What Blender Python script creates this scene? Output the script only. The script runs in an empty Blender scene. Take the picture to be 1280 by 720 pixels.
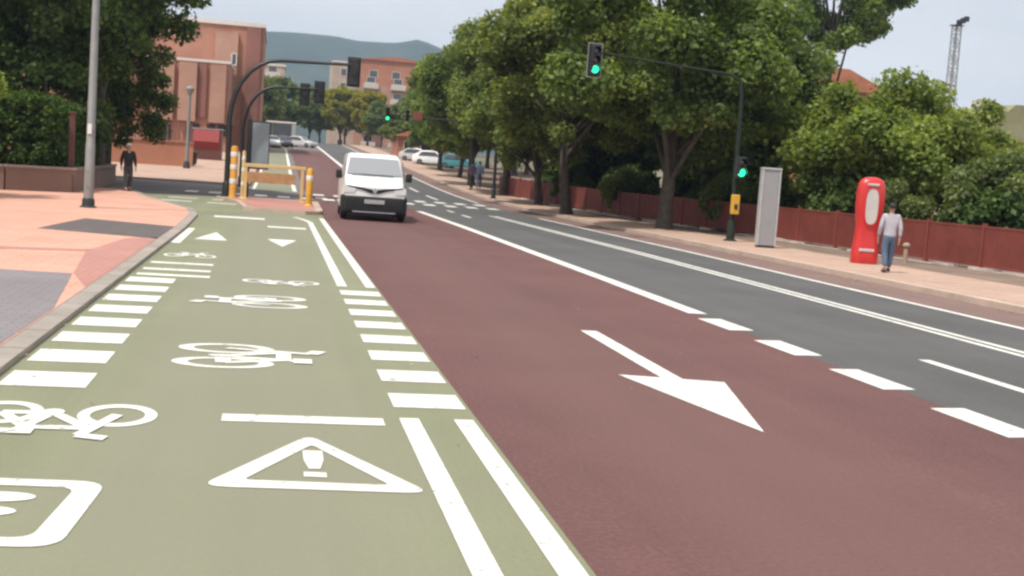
import bpy, bmesh, math, random
import numpy as np
from mathutils import Vector, Matrix

C = bpy.context.scene.collection
SC = bpy.context.scene
R = math.radians

# ------------------------------------------------------------------ camera
FPX, CH, ROLL, PITCH, YAW = 1550.0, 1.65, 0.070, 0.09168653648, 0.19271161642
cam_d = bpy.data.cameras.new('camera')
cam = bpy.data.objects.new('camera', cam_d)
C.objects.link(cam)
cam_d.sensor_fit = 'HORIZONTAL'
cam_d.sensor_width = 36.0
cam_d.lens = FPX / 1280.0 * 36.0
cam_d.clip_start, cam_d.clip_end = 0.1, 6000
r0 = Vector((math.cos(YAW), -math.sin(YAW), 0))
fw = Vector((math.sin(YAW) * math.cos(PITCH), math.cos(YAW) * math.cos(PITCH), -math.sin(PITCH)))
u0 = Vector((math.sin(YAW) * math.sin(PITCH), math.cos(YAW) * math.sin(PITCH), math.cos(PITCH)))
ex = r0 * math.cos(ROLL) + u0 * math.sin(ROLL)
eu = u0 * math.cos(ROLL) - r0 * math.sin(ROLL)
m = Matrix.Identity(4)
for i in range(3):
    m[i][0], m[i][1], m[i][2] = ex[i], eu[i], -fw[i]
m[2][3] = CH
cam.matrix_world = m
SC.camera = cam

# ------------------------------------------------------------------ sky, sun, exposure
SUN_EL = R(62)
SUN_DIR = Vector((-0.78, -0.62, 0)).normalized() * math.cos(SUN_EL) + Vector((0, 0, math.sin(SUN_EL)))
w = bpy.data.worlds.new('World')
SC.world = w
w.use_nodes = True
nt = w.node_tree
nt.nodes.clear()
out = nt.nodes.new('ShaderNodeOutputWorld')
bg = nt.nodes.new('ShaderNodeBackground')
sky = nt.nodes.new('ShaderNodeTexSky')
sky.sky_type = 'NISHITA'
sky.sun_disc = False
sky.sun_elevation = SUN_EL
sky.sun_rotation = math.atan2(SUN_DIR.x, SUN_DIR.y)
sky.dust_density = 3.0
sky.air_density = 1.0
bg.inputs[1].default_value = 0.10
nt.links.new(sky.outputs[0], bg.inputs[0])
bg2 = nt.nodes.new('ShaderNodeBackground')          # thin bright cloud veil
geo = nt.nodes.new('ShaderNodeTexCoord')
mp = nt.nodes.new('ShaderNodeMapping')
mp.inputs['Scale'].default_value = (1.2, 1.2, 3.2)
nz = nt.nodes.new('ShaderNodeTexNoise')
nz.inputs['Scale'].default_value = 2.2
nz.inputs['Detail'].default_value = 5
nt.links.new(geo.outputs['Generated'], mp.inputs[0])
nt.links.new(mp.outputs[0], nz.inputs['Vector'])
cr = nt.nodes.new('ShaderNodeValToRGB')
cr.color_ramp.elements[0].position = 0.30
cr.color_ramp.elements[0].color = (0.62, 0.62, 0.62, 1)
cr.color_ramp.elements[1].position = 0.62
cr.color_ramp.elements[1].color = (0.93, 0.93, 0.93, 1)
nt.links.new(nz.outputs['Fac'], cr.inputs[0])
bg2.inputs[0].default_value = (0.685, 0.685, 0.695, 1)
bg2.inputs[1].default_value = 1.28
mx = nt.nodes.new('ShaderNodeMixShader')
nt.links.new(cr.outputs[0], mx.inputs[0])
nt.links.new(bg.outputs[0], mx.inputs[1])
nt.links.new(bg2.outputs[0], mx.inputs[2])
nt.links.new(mx.outputs[0], out.inputs[0])

sd = bpy.data.lights.new('sun', 'SUN')
sd.energy = 3.6
sd.angle = R(1.5)
sd.color = (1.0, 0.955, 0.88)
sun = bpy.data.objects.new('sun', sd)
C.objects.link(sun)
sun.rotation_euler = SUN_DIR.to_track_quat('Z', 'Y').to_euler()
sun.location = (0, 0, 60)

vs = SC.view_settings
vs.view_transform = 'Standard'
vs.look = 'None'
vs.gamma = 1.0
vs.use_curve_mapping = False
vs.exposure = 0.27
SC.cycles.pixel_filter_type = 'BLACKMAN_HARRIS'
SC.cycles.filter_width = 2.6
SC.cycles.max_bounces = 8
SC.cycles.volume_bounces = 0
SC.cycles.use_denoising = True

# ------------------------------------------------------------------ terrain height
G = 0.032
def tz(y):
    if y < 50: return 0.0
    if y < 80: return G * (y - 50) ** 2 / 60
    if y < 190: return G * 15 + G * (y - 80)
    if y < 230: return G * 125 + G * ((y - 190) - (y - 190) ** 2 / 80)
    return G * 125 + G * 20

# ------------------------------------------------------------------ materials
def new_mat(name):
    mt = bpy.data.materials.new(name)
    mt.use_nodes = True
    n = mt.node_tree
    return mt, n, n.nodes['Principled BSDF']

def tex_coord(n, scale=None):
    tc = n.nodes.new('ShaderNodeTexCoord')
    g = n.nodes.new('ShaderNodeNewGeometry')
    return g.outputs['Position'], tc.outputs['Object']

def noise(n, vec, scale, detail=4, rough=0.6):
    x = n.nodes.new('ShaderNodeTexNoise')
    x.inputs['Scale'].default_value = scale
    x.inputs['Detail'].default_value = detail
    x.inputs['Roughness'].default_value = rough
    n.links.new(vec, x.inputs['Vector'])
    return x.outputs['Fac']

def ramp(n, fac, stops):
    x = n.nodes.new('ShaderNodeValToRGB')
    while len(x.color_ramp.elements) < len(stops):
        x.color_ramp.elements.new(0.5)
    for e, (p, c) in zip(x.color_ramp.elements, stops):
        e.position = p
        e.color = (*c, 1) if len(c) == 3 else c
    n.links.new(fac, x.inputs[0])
    return x.outputs[0]

def mixc(n, fac, a, b, mode='MIX'):
    x = n.nodes.new('ShaderNodeMix')
    x.data_type = 'RGBA'
    x.blend_type = mode
    for s, v in ((x.inputs[0], fac), (x.inputs[6], a), (x.inputs[7], b)):
        if hasattr(v, 'links') or hasattr(v, 'is_linked'):
            n.links.new(v, s)
        else:
            s.default_value = v if not isinstance(v, tuple) else (*v, 1)
    return x.outputs[2]

def sc3(c, k): return tuple(min(1, v * k) for v in c)

def mat_ground(name, col, fine=60, var=0.16, blotch=0.35, speck=0.0, rough=0.85, bump=0.25, blotch_var=0.16, tint=None, track=None):
    """worn mineral surface: fine aggregate, broad wear and faint streaks along the road"""
    mt, n, b = new_mat(name)
    pos, _ = tex_coord(n)
    fn = noise(n, pos, fine, 3, 0.7)
    c1 = ramp(n, fn, [(0.25, sc3(col, 1 - var)), (0.75, sc3(col, 1 + var))])
    bl = noise(n, pos, blotch, 6, 0.62)
    c2 = ramp(n, bl, [(0.32, (1 - blotch_var,) * 3), (0.68, (1 + blotch_var,) * 3)])
    c = mixc(n, 1.0, c1, c2, 'MULTIPLY')
    mpn = n.nodes.new('ShaderNodeMapping')
    mpn.inputs['Scale'].default_value = (1.3, 0.05, 1)
    n.links.new(pos, mpn.inputs[0])
    st = noise(n, mpn.outputs[0], 1.6, 4, 0.6)
    c3 = ramp(n, st, [(0.35, (0.93, 0.93, 0.93)), (0.65, (1.06, 1.06, 1.06))])
    c = mixc(n, 1.0, c, c3, 'MULTIPLY')
    if tint:
        tn = noise(n, pos, 0.9, 5, 0.65)
        tf = ramp(n, tn, [(0.45, (0, 0, 0)), (0.72, (0.6, 0.6, 0.6))])
        c = mixc(n, tf, c, tint)
    if speck:
        v = n.nodes.new('ShaderNodeTexVoronoi')
        v.inputs['Scale'].default_value = 5.5
        n.links.new(pos, v.inputs['Vector'])
        sp = ramp(n, v.outputs['Distance'], [(0.03, (1, 1, 1)), (0.05, (0, 0, 0))])
        c = mixc(n, sp, c, sc3(col, 1 + speck))
    if track:
        sx = n.nodes.new('ShaderNodeSeparateXYZ')
        n.links.new(pos, sx.inputs[0])
        wv = n.nodes.new('ShaderNodeMath')
        wv.operation = 'MULTIPLY_ADD'
        n.links.new(noise(n, mpn.outputs[0], 0.9, 3), wv.inputs[0])
        wv.inputs[1].default_value = 1.4
        n.links.new(sx.outputs[0], wv.inputs[2])
        tr = None
        mr = n.nodes.new('ShaderNodeMapRange')
        mr.inputs['From Min'].default_value, mr.inputs['From Max'].default_value = track[0], track[1]
        n.links.new(wv.outputs[0], mr.inputs[0])
        tf = ramp(n, mr.outputs[0], [(0.0, (0, 0, 0)), (0.3, (track[3],) * 3), (0.6, (track[3],) * 3), (1.0, (0, 0, 0))])
        c = mixc(n, tf, c, track[2])
    n.links.new(c, b.inputs['Base Color'])
    b.inputs['Roughness'].default_value = rough
    b.inputs['Specular IOR Level'].default_value = 0.3
    bp = n.nodes.new('ShaderNodeBump')
    bp.inputs['Strength'].default_value = bump
    bp.inputs['Distance'].default_value = 0.01
    n.links.new(fn, bp.inputs['Height'])
    n.links.new(bp.outputs[0], b.inputs['Normal'])
    return mt

def mat_paint_line(name, col=(0.71, 0.69, 0.63)):
    mt, n, b = new_mat(name)
    pos, _ = tex_coord(n)
    a = noise(n, pos, 1.7, 6, 0.7)
    d = noise(n, pos, 38, 4, 0.75)
    c1 = ramp(n, a, [(0.3, sc3(col, 0.80)), (0.62, sc3(col, 1.04))])
    wr = ramp(n, d, [(0.60, (0, 0, 0)), (0.74, (0.6, 0.6, 0.6))])
    c = mixc(n, wr, c1, (0.42, 0.40, 0.36))
    n.links.new(c, b.inputs['Base Color'])
    b.inputs['Roughness'].default_value = 0.7
    ch = noise(n, pos, 9, 8, 0.78)
    tf = ramp(n, ch, [(0.57, (0, 0, 0)), (0.63, (0.7, 0.7, 0.7))])
    o = n.nodes['Material Output']
    tp = n.nodes.new('ShaderNodeBsdfTransparent')
    ms = n.nodes.new('ShaderNodeMixShader')
    n.links.new(tf, ms.inputs[0])
    n.links.new(b.outputs[0], ms.inputs[1])
    n.links.new(tp.outputs[0], ms.inputs[2])
    n.links.new(ms.outputs[0], o.inputs[0])
    return mt

def mat_plain(name, col, rough=0.5, metal=0.0, var=0.1, scale=4.0, bump=0.0, coat=0.0):
    mt, n, b = new_mat(name)
    _, ob = tex_coord(n)
    a = noise(n, ob, scale, 5, 0.65)
    c = ramp(n, a, [(0.3, sc3(col, 1 - var)), (0.7, sc3(col, 1 + var))])
    n.links.new(c, b.inputs['Base Color'])
    rr = ramp(n, noise(n, ob, scale * 3, 3), [(0.3, (max(0, rough - 0.08),) * 3), (0.7, (min(1, rough + 0.08),) * 3)])
    n.links.new(rr, b.inputs['Roughness'])
    b.inputs['Metallic'].default_value = metal
    b.inputs['Coat Weight'].default_value = coat
    if bump:
        bp = n.nodes.new('ShaderNodeBump')
        bp.inputs['Strength'].default_value = bump
        bp.inputs['Distance'].default_value = 0.02
        n.links.new(noise(n, ob, scale * 6, 4), bp.inputs['Height'])
        n.links.new(bp.outputs[0], b.inputs['Normal'])
    return mt

def mat_glass(name, col=(0.02, 0.025, 0.03), rough=0.06):
    mt, n, b = new_mat(name)
    b.inputs['Base Color'].default_value = (*col, 1)
    b.inputs['Roughness'].default_value = rough
    b.inputs['Specular IOR Level'].default_value = 0.9
    b.inputs['Coat Weight'].default_value = 0.6
    b.inputs['Coat Roughness'].default_value = 0.03
    return mt

def mat_emit(name, col, strength):
    mt, n, b = new_mat(name)
    b.inputs['Base Color'].default_value = (*sc3(col, 0.4), 1)
    b.inputs['Emission Color'].default_value = (*col, 1)
    b.inputs['Emission Strength'].default_value = strength
    return mt

def mat_leaf(name, dark, light, trans=0.35):
    mt = bpy.data.materials.new(name)
    mt.use_nodes = True
    n = mt.node_tree
    n.nodes.clear()
    o = n.nodes.new('ShaderNodeOutputMaterial')
    g = n.nodes.new('ShaderNodeNewGeometry')
    _, ob = tex_coord(n)
    oi = n.nodes.new('ShaderNodeObjectInfo')
    c1 = ramp(n, g.outputs['Random Per Island'], [(0.0, dark), (0.7, tuple((a + b_) / 2 for a, b_ in zip(dark, light))), (1.0, light)])
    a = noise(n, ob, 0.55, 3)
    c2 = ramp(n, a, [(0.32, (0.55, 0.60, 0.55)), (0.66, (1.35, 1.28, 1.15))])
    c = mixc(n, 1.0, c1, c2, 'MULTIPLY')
    hv = n.nodes.new('ShaderNodeHueSaturation')
    mr = n.nodes.new('ShaderNodeMapRange')
    mr.inputs['To Min'].default_value = 0.485
    mr.inputs['To Max'].default_value = 0.515
    n.links.new(oi.outputs['Random'], mr.inputs[0])
    n.links.new(mr.outputs[0], hv.inputs['Hue'])
    n.links.new(c, hv.inputs['Color'])
    p = n.nodes.new('ShaderNodeBsdfPrincipled')
    p.inputs['Roughness'].default_value = 0.55
    p.inputs['Specular IOR Level'].default_value = 0.22
    t = n.nodes.new('ShaderNodeBsdfTranslucent')
    n.links.new(hv.outputs[0], p.inputs['Base Color'])
    tc = mixc(n, 1.0, hv.outputs[0], (1.5, 1.4, 0.5), 'MULTIPLY')
    n.links.new(tc, t.inputs['Color'])
    ms = n.nodes.new('ShaderNodeMixShader')
    ms.inputs[0].default_value = trans
    n.links.new(p.outputs[0], ms.inputs[1])
    n.links.new(t.outputs[0], ms.inputs[2])
    n.links.new(ms.outputs[0], o.inputs[0])
    return mt

def mat_brick(name, c1, c2, mortar=(0.42, 0.36, 0.32), scale=4.0):
    mt, n, b = new_mat(name)
    _, ob = tex_coord(n)
    # box-projected: use x+y along the wall and z up
    sx = n.nodes.new('ShaderNodeSeparateXYZ')
    n.links.new(ob, sx.inputs[0])
    ad = n.nodes.new('ShaderNodeMath')
    n.links.new(sx.outputs[0], ad.inputs[0])
    n.links.new(sx.outputs[1], ad.inputs[1])
    cb = n.nodes.new('ShaderNodeCombineXYZ')
    n.links.new(ad.outputs[0], cb.inputs[0])
    n.links.new(sx.outputs[2], cb.inputs[1])
    br = n.nodes.new('ShaderNodeTexBrick')
    br.inputs['Scale'].default_value = scale
    br.inputs['Color1'].default_value = (*c1, 1)
    br.inputs['Color2'].default_value = (*c2, 1)
    br.inputs['Mortar'].default_value = (*mortar, 1)
    br.inputs['Mortar Size'].default_value = 0.02
    n.links.new(cb.outputs[0], br.inputs['Vector'])
    c = ramp(n, noise(n, ob, 0.35, 5), [(0.3, (0.82, 0.82, 0.82)), (0.7, (1.15, 1.15, 1.15))])
    c = mixc(n, 1.0, br.outputs['Color'], c, 'MULTIPLY')
    n.links.new(c, b.inputs['Base Color'])
    b.inputs['Roughness'].default_value = 0.9
    return mt

def mat_pavers(name, col, sx=0.4, var=0.12):
    mt, n, b = new_mat(name)
    pos, _ = tex_coord(n)
    br = n.nodes.new('ShaderNodeTexBrick')
    br.offset = 0.5
    br.inputs['Scale'].default_value = 1.0
    br.inputs['Brick Width'].default_value = sx
    br.inputs['Row Height'].default_value = sx * 0.5
    br.inputs['Mortar Size'].default_value = 0.008
    br.inputs['Color1'].default_value = (*sc3(col, 1 - var * 0.5), 1)
    br.inputs['Color2'].default_value = (*sc3(col, 1 + var * 0.5), 1)
    br.inputs['Mortar'].default_value = (*sc3(col, 0.72), 1)
    n.links.new(pos, br.inputs['Vector'])
    a = ramp(n, noise(n, pos, 0.5, 6, 0.65), [(0.3, (1 - var,) * 3), (0.7, (1 + var,) * 3)])
    c = mixc(n, 1.0, br.outputs['Color'], a, 'MULTIPLY')
    d = ramp(n, noise(n, pos, 22, 4, 0.7), [(0.3, (0.92,) * 3), (0.7, (1.07,) * 3)])
    c = mixc(n, 1.0, c, d, 'MULTIPLY')
    n.links.new(c, b.inputs['Base Color'])
    b.inputs['Roughness'].default_value = 0.85
    return mt

M = {}
M['green'] = mat_ground('green_lane_coating', (0.204, 0.210, 0.128), fine=34, var=0.13, blotch=0.5, blotch_var=0.07, bump=0.25, rough=0.75, tint=(0.205, 0.198, 0.138), track=(-0.7, 2.0, (0.214, 0.208, 0.150), 0.6))
M['red'] = mat_ground('red_asphalt', (0.130, 0.062, 0.057), fine=30, var=0.30, blotch=0.45, blotch_var=0.12, speck=1.2, bump=0.45, track=(2.2, 5.0, (0.146, 0.078, 0.070), 0.5))
M['asphalt'] = mat_ground('grey_asphalt', (0.094, 0.092, 0.090), fine=30, var=0.28, blotch=0.35, blotch_var=0.13, bump=0.35)
M['asphalt2'] = mat_ground('old_asphalt', (0.155, 0.135, 0.13), fine=60, var=0.15, blotch=0.3, blotch_var=0.12)
M['strip'] = mat_ground('brown_asphalt', (0.19, 0.125, 0.108), fine=60, var=0.15, blotch=0.4, blotch_var=0.1)
M['line'] = mat_paint_line('road_paint')
M['peach'] = mat_pavers('peach_pavers', (0.57, 0.305, 0.222))
M['peach2'] = mat_pavers('pale_pavers', (0.43, 0.29, 0.22))
M['rosy'] = mat_pavers('rosy_pavers', (0.42, 0.20, 0.165), 0.2)
M['purple'] = mat_pavers('purple_grey_pavers', (0.215, 0.19, 0.198), 0.2)
M['darkpatch'] = mat_ground('dark_patch', (0.115, 0.098, 0.094), fine=50, var=0.12)
M['kerb'] = mat_ground('kerb_stone', (0.31, 0.27, 0.235), fine=30, var=0.1, blotch=1.2, blotch_var=0.15)
M['kerb2'] = mat_ground('kerb_stone_warm', (0.46, 0.35, 0.28), fine=30, var=0.1, blotch=1.2, blotch_var=0.15)
M['earth'] = mat_ground('dry_earth', (0.20, 0.145, 0.11), fine=14, var=0.25, blotch=0.7, blotch_var=0.25, bump=0.6)
M['earthfar'] = mat_ground('far_earth', (0.16, 0.14, 0.09), fine=3, var=0.25, blotch=0.05, blotch_var=0.3)

# ------------------------------------------------------------------ object helpers
def link(o, parent=None):
    C.objects.link(o)
    if parent: o.parent = parent
    return o

def tag(o, label=None, cat=None, group=None, kind=None):
    if label: o['label'] = label
    if cat: o['category'] = cat
    if group: o['group'] = group
    if kind: o['kind'] = kind
    return o

def thing(name, label, cat, loc=(0, 0, 0), rz=0.0, group=None):
    o = bpy.data.objects.new(name, None)
    o.empty_display_size = 0.2
    o.location = loc
    o.rotation_euler = (0, 0, rz)
    link(o)
    return tag(o, label, cat, group)

class MB:
    def __init__(s): s.v, s.f, s.mi = [], [], []
    def add(s, vs_, fs, mi=0):
        k = len(s.v)
        s.v += [tuple(v) for v in vs_]
        s.f += [tuple(i + k for i in f) for f in fs]
        s.mi += [mi] * len(fs)
        return s
    def box(s, x0, x1, y0, y1, z0, z1, mi=0, rot=None, bev=0.0):
        vs_ = [(x, y, z) for z in (z0, z1) for x, y in ((x0, y0), (x1, y0), (x1, y1), (x0, y1))]
        fs = [(3, 2, 1, 0), (4, 5, 6, 7), (0, 1, 5, 4), (1, 2, 6, 5), (2, 3, 7, 6), (3, 0, 4, 7)]
        if bev:
            bm = bmesh.new()
            bv = [bm.verts.new(v) for v in vs_]
            for f in fs: bm.faces.new([bv[i] for i in f])
            bmesh.ops.bevel(bm, geom=list(bm.edges), offset=bev, segments=2, affect='EDGES', profile=0.5)
            bm.verts.index_update()
            vs_ = [tuple(v.co) for v in bm.verts]
            fs = [tuple(v.index for v in f.verts) for f in bm.faces]
            bm.free()
        if rot is not None: vs_ = [tuple(rot @ Vector(v)) for v in vs_]
        return s.add(vs_, fs, mi)
    def tube(s, pts, rad, n=10, mi=0, cap=True):
        pts = [Vector(p) for p in pts]
        if not hasattr(rad, '__len__'): rad = [rad] * len(pts)
        rings = []
        t0 = (pts[1] - pts[0]).normalized()
        a = t0.orthogonal().normalized()
        for i, p in enumerate(pts):
            if i == 0: t = pts[1] - pts[0]
            elif i == len(pts) - 1: t = pts[-1] - pts[-2]
            else: t = (pts[i + 1] - pts[i]).normalized() + (pts[i] - pts[i - 1]).normalized()
            t.normalize()
            a = (a - t * a.dot(t)).normalized()
            b = t.cross(a)
            rings.append([p + (a * math.cos(k * 2 * math.pi / n) + b * math.sin(k * 2 * math.pi / n)) * rad[i] for k in range(n)])
        return s.loft(rings, mi, cap)
    def loft(s, rings, mi=0, cap=True):
        n = len(rings[0])
        vs_ = [v for r in rings for v in r]
        fs = []
        for i in range(len(rings) - 1):
            for k in range(n):
                k2 = (k + 1) % n
                fs.append((i * n + k, i * n + k2, (i + 1) * n + k2, (i + 1) * n + k))
        if cap:
            fs.append(tuple(range(n - 1, -1, -1)))
            fs.append(tuple(range((len(rings) - 1) * n, len(rings) * n)))
        return s.add(vs_, fs, mi)
    def lathe(s, prof, c=(0, 0, 0), n=20, mi=0):
        rings = [[(c[0] + r_ * math.cos(k * 2 * math.pi / n), c[1] + r_ * math.sin(k * 2 * math.pi / n), c[2] + z) for k in range(n)] for r_, z in prof]
        return s.loft(rings, mi, True)
    def ball(s, c, r, n=12, mi=0):
        if not hasattr(r, '__len__'): r = (r, r, r)
        rings = []
        for j in range(1, n):
            a = math.pi * j / n - math.pi / 2
            rings.append([(c[0] + r[0] * math.cos(a) * math.cos(k * 2 * math.pi / n), c[1] + r[1] * math.cos(a) * math.sin(k * 2 * math.pi / n), c[2] + r[2] * math.sin(a)) for k in range(n)])
        return s.loft(rings, mi, True)
    def prism(s, poly, axis, a, b, mi=0):
        """poly in 2D extruded along axis 'x','y' or 'z' from a to b"""
        def P(u, v, t):
            return {'x': (t, u, v), 'y': (u, t, v), 'z': (u, v, t)}[axis]
        n = len(poly)
        vs_ = [P(u, v, a) for u, v in poly] + [P(u, v, b) for u, v in poly]
        fs = [tuple(range(n - 1, -1, -1)), tuple(range(n, 2 * n))] + [(i, (i + 1) % n, n + (i + 1) % n, n + i) for i in range(n)]
        return s.add(vs_, fs, mi)
    def build(s, name, mats, parent=None, smooth=False, angle=40):
        me = bpy.data.meshes.new(name)
        me.from_pydata(s.v, [], s.f)
        bm = bmesh.new()
        bm.from_mesh(me)
        bmesh.ops.recalc_face_normals(bm, faces=bm.faces)
        bm.to_mesh(me)
        bm.free()
        if not isinstance(mats, (list, tuple)): mats = [mats]
        for x in mats: me.materials.append(x)
        if len(mats) > 1: me.polygons.foreach_set('material_index', s.mi)
        if smooth:
            me.polygons.foreach_set('use_smooth', [True] * len(me.polygons))
            me.set_sharp_from_angle(angle=R(angle))
        return link(bpy.data.objects.new(name, me), parent)

def copy_tree(o, parent=None):
    c = o.copy()
    C.objects.link(c)
    if parent: c.parent = parent
    for ch in list(o.children): copy_tree(ch, c)
    return c

def lerp_poly(pts):
    """polyline given as (y, x): returns x(y)"""
    def f(y):
        if y <= pts[0][0]: return pts[0][1]
        for (a, xa), (b, xb) in zip(pts, pts[1:]):
            if y <= b: return xa + (xb - xa) * (y - a) / (b - a)
        return pts[-1][1]
    return f

def ysteps(y0, y1):
    s = {y0, y1}
    y = math.ceil(y0)
    while y < y1:
        s.add(float(y))
        y += 1 if y < 90 else 4
    return sorted(s)

def strip(name, xl, xr, y0, y1, z, mat, parent=None, kind='structure', thick=0.0, nx=1):
    """ground sheet between x = xl(y) and xr(y) following the terrain"""
    fl = xl if callable(xl) else (lambda y: xl)
    fr = xr if callable(xr) else (lambda y: xr)
    b = MB()
    ys = ysteps(y0, y1)
    rows = []
    for y in ys:
        row = [(fl(y) + (fr(y) - fl(y)) * k / nx, y, tz(y) + z) for k in range(nx + 1)]
        rows.append(row)
    vs_ = [v for r_ in rows for v in r_]
    W = nx + 1
    fs = [(i * W + k, i * W + k + 1, (i + 1) * W + k + 1, (i + 1) * W + k) for i in range(len(ys) - 1) for k in range(nx)]
    if thick:
        n0 = len(vs_)
        vs_ += [(x, y, zz - thick) for (x, y, zz) in vs_]
        ny = len(ys)
        for i in range(ny - 1):
            fs.append((i * W, (i + 1) * W, n0 + (i + 1) * W, n0 + i * W))
            fs.append((i * W + nx, n0 + i * W + nx, n0 + (i + 1) * W + nx, (i + 1) * W + nx))
        for k in range(nx):
            fs.append((k, n0 + k, n0 + k + 1, k + 1))
            fs.append(((ny - 1) * W + k, (ny - 1) * W + k + 1, n0 + (ny - 1) * W + k + 1, n0 + (ny - 1) * W + k))
    b.add(vs_, fs)
    o = b.build(name, mat, parent)
    if not parent and kind: o['kind'] = kind
    return o

def poly_sheet(b, pts, z):
    return b.add([(x, y, tz(y) + z) for x, y in pts], [tuple(range(len(pts)))])

# ------------------------------------------------------------------ ground, roads, pavements
kl = lerp_poly([(-6, -1.82), (27, -1.84), (33, -1.95), (36, -2.25), (40, -3.3), (44, -4.35), (48, -5.0), (49.5, -6.2), (50.5, -14)])      # left kerb face
kr = lerp_poly([(-6, 11.75), (20, 11.72), (30, 11.6), (45, 11.45), (60, 11.2), (80, 11.2), (260, 11.4)])                                    # right kerb face
la = lerp_poly([(-6, 10.42), (30, 10.38), (45, 10.15), (60, 10.0), (260, 10.0)])
lb = lerp_poly([(-6, 8.52), (28, 8.46), (45, 8.12), (60, 8.0), (260, 8.0)])
lc = lerp_poly([(-6, 5.42), (20, 5.48), (36, 5.42), (50, 5.25), (60, 5.3), (260, 5.3)])

gb = MB()
gys = [-80, 0, 40, 50, 55, 60, 65, 70, 75, 80, 100, 130, 160, 190, 200, 210, 220, 230, 300, 700, 1900]
gxs = [-1900, -300, -60, -20, 0, 20, 60, 300, 1900]
gb.add([(x, y, tz(y) - 0.05) for y in gys for x in gxs],
       [(j * 9 + i, j * 9 + i + 1, (j + 1) * 9 + i + 1, (j + 1) * 9 + i) for j in range(len(gys) - 1) for i in range(8)])
ground = gb.build('ground', M['earthfar'])
ground['kind'] = 'structure'

bike = strip('bike_lane', kl, 1.40, -6, 48.2, 0.0, M['green'])
bike2 = strip('bike_lane', -1.15, 1.0, 60, 150, 0.0, M['green'])
bus = strip('bus_lane', 1.40, lc, -6, 150, 0.0, M['red'])
bus.data.transform(Matrix.Identity(4))
road = strip('road', lc, la, -6, 255, 0.0, M['asphalt'])
rstrip = strip('road_edge', la, kr, -6, 255, 0.0, M['strip'])
busfar = strip('road', lambda y: 1.6, lc, 150, 255, 0.0, M['asphalt2'])
junction = MB()
poly_sheet(junction, [(-60, 50.6), (-6.2, 50.6), (-5.6, 49.0), (-4.9, 48.2), (1.40, 48.2), (1.40, 50.6)], 0.0)
for a, b_ in zip([50.6, 53, 56, 59], [53, 56, 59, 60]):
    poly_sheet(junction, [(-60, a), (1.40, a), (1.40, b_), (-60, b_)], 0.0)
cross_street = junction.build('side_street', M['asphalt2'])
cross_street['kind'] = 'structure'
far_left = strip('street', lambda y: -60, lambda y: -1.15, 60, 64, 0.0, M['asphalt2'])
mid_gap = strip('road_margin', 1.0, 1.40, 60, 150, 0.0, M['asphalt2'])

# left pavement: slab with patches laid in it
left_pave = strip('pavement', -24, lambda y: kl(y) - 0.20, -6, 50.2, 0.055, M['peach'], thick=0.12)
left_kerb = strip('kerb', lambda y: kl(y) - 0.20, kl, -6, 50.2, 0.050, M['kerb'], thick=0.12)
jb = MB()
y = -2.0
while y < 48:
    jb.add([(kl(y) - 0.20, y, 0.0515), (kl(y) + 0.001, y, 0.0515), (kl(y) + 0.001, y + 0.012, 0.0515), (kl(y) - 0.20, y + 0.012, 0.0515)], [(0, 1, 2, 3)])
    y += 1.0
jb.build('kerb_joint', M['darkpatch'], left_kerb)
pb = MB()
pb.add([(-24, -6, 0.059), (-2.045, -6, 0.059), (-2.045, 12.5, 0.059), (-2.40, 15.9, 0.059), (-3.3, 16.0, 0.059), (-24, 16.6, 0.059)], [(0, 1, 2, 3, 4, 5)])
pb.build('grey_paving', M['purple'], left_pave)
pb = MB()
pb.add([(-2.40, 16.0, 0.059), (-2.045, 14.5, 0.059), (-2.045, 23.2, 0.059), (-2.52, 22.6, 0.059), (-2.75, 19.5, 0.059)], [(0, 1, 2, 3, 4)])
pb.build('rosy_border', M['rosy'], left_pave)
pb = MB()
pb.add([(-9, 17.5, 0.059), (-2.75, 19.35, 0.059), (-2.72, 19.75, 0.059), (-9, 18.2, 0.059)], [(0, 1, 2, 3)])
pb.build('shadow_band', M['rosy'], left_pave)  # cast shadow line across the pavement, painted as a rosy strip
pb = MB()
pb.add([(-4.25, 23.9, 0.059), (-2.045, 22.9, 0.059), (-2.045, 26.9, 0.059), (-4.0, 28.0, 0.059)], [(0, 1, 2, 3)])
pb.build('dark_paving', M['darkpatch'], left_pave)

far_pave = strip('pavement', -60, -1.35, 64, 84, 0.08, M['peach2'], thick=0.1)
far_pave2 = strip('pavement', -24, lambda y: -1.35 if y < 150 else min(1.2, -1.35 + (y - 150) * 0.3), 84, 255, 0.08, M['peach2'], thick=0.1)

# right pavement, earth strip
right_kerb = strip('kerb', kr, lambda y: kr(y) + 0.28, -6, 255, 0.11, M['kerb2'], thick=0.15)
sw_r = lerp_poly([(-6, 15.2), (20, 14.9), (30, 14.4), (45, 13.9), (70, 13.6), (255, 14.5)])
right_pave = strip('pavement', lambda y: kr(y) + 0.28, sw_r, -6, 255, 0.115, M['peach2'], thick=0.15)
verge = strip('verge', sw_r, 24, -6, 255, 0.09, M['earth'], thick=0.15)

# traffic island where the bike lane swings left
isl = [(-0.95, 38.5), (-0.6, 38.0), (0.9, 37.6), (1.3, 37.9), (1.45, 38.6), (1.55, 46.6), (1.2, 47.1), (-1.9, 47.1), (-2.1, 46.3), (-1.3, 43)]
ib = MB()
ib.prism(isl, 'z', -0.02, 0.11)
island = ib.build('traffic_island', M['kerb2'])
island['kind'] = 'structure'
cx_ = sum(p[0] for p in isl) / len(isl)
cy_ = sum(p[1] for p in isl) / len(isl)
ib = MB()
ib.add([(cx_ + (x - cx_) * 0.86, cy_ + (y - cy_) * 0.95, 0.114) for x, y in isl], [tuple(range(len(isl)))])
ib.build('paving', M['rosy'], island)

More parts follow.
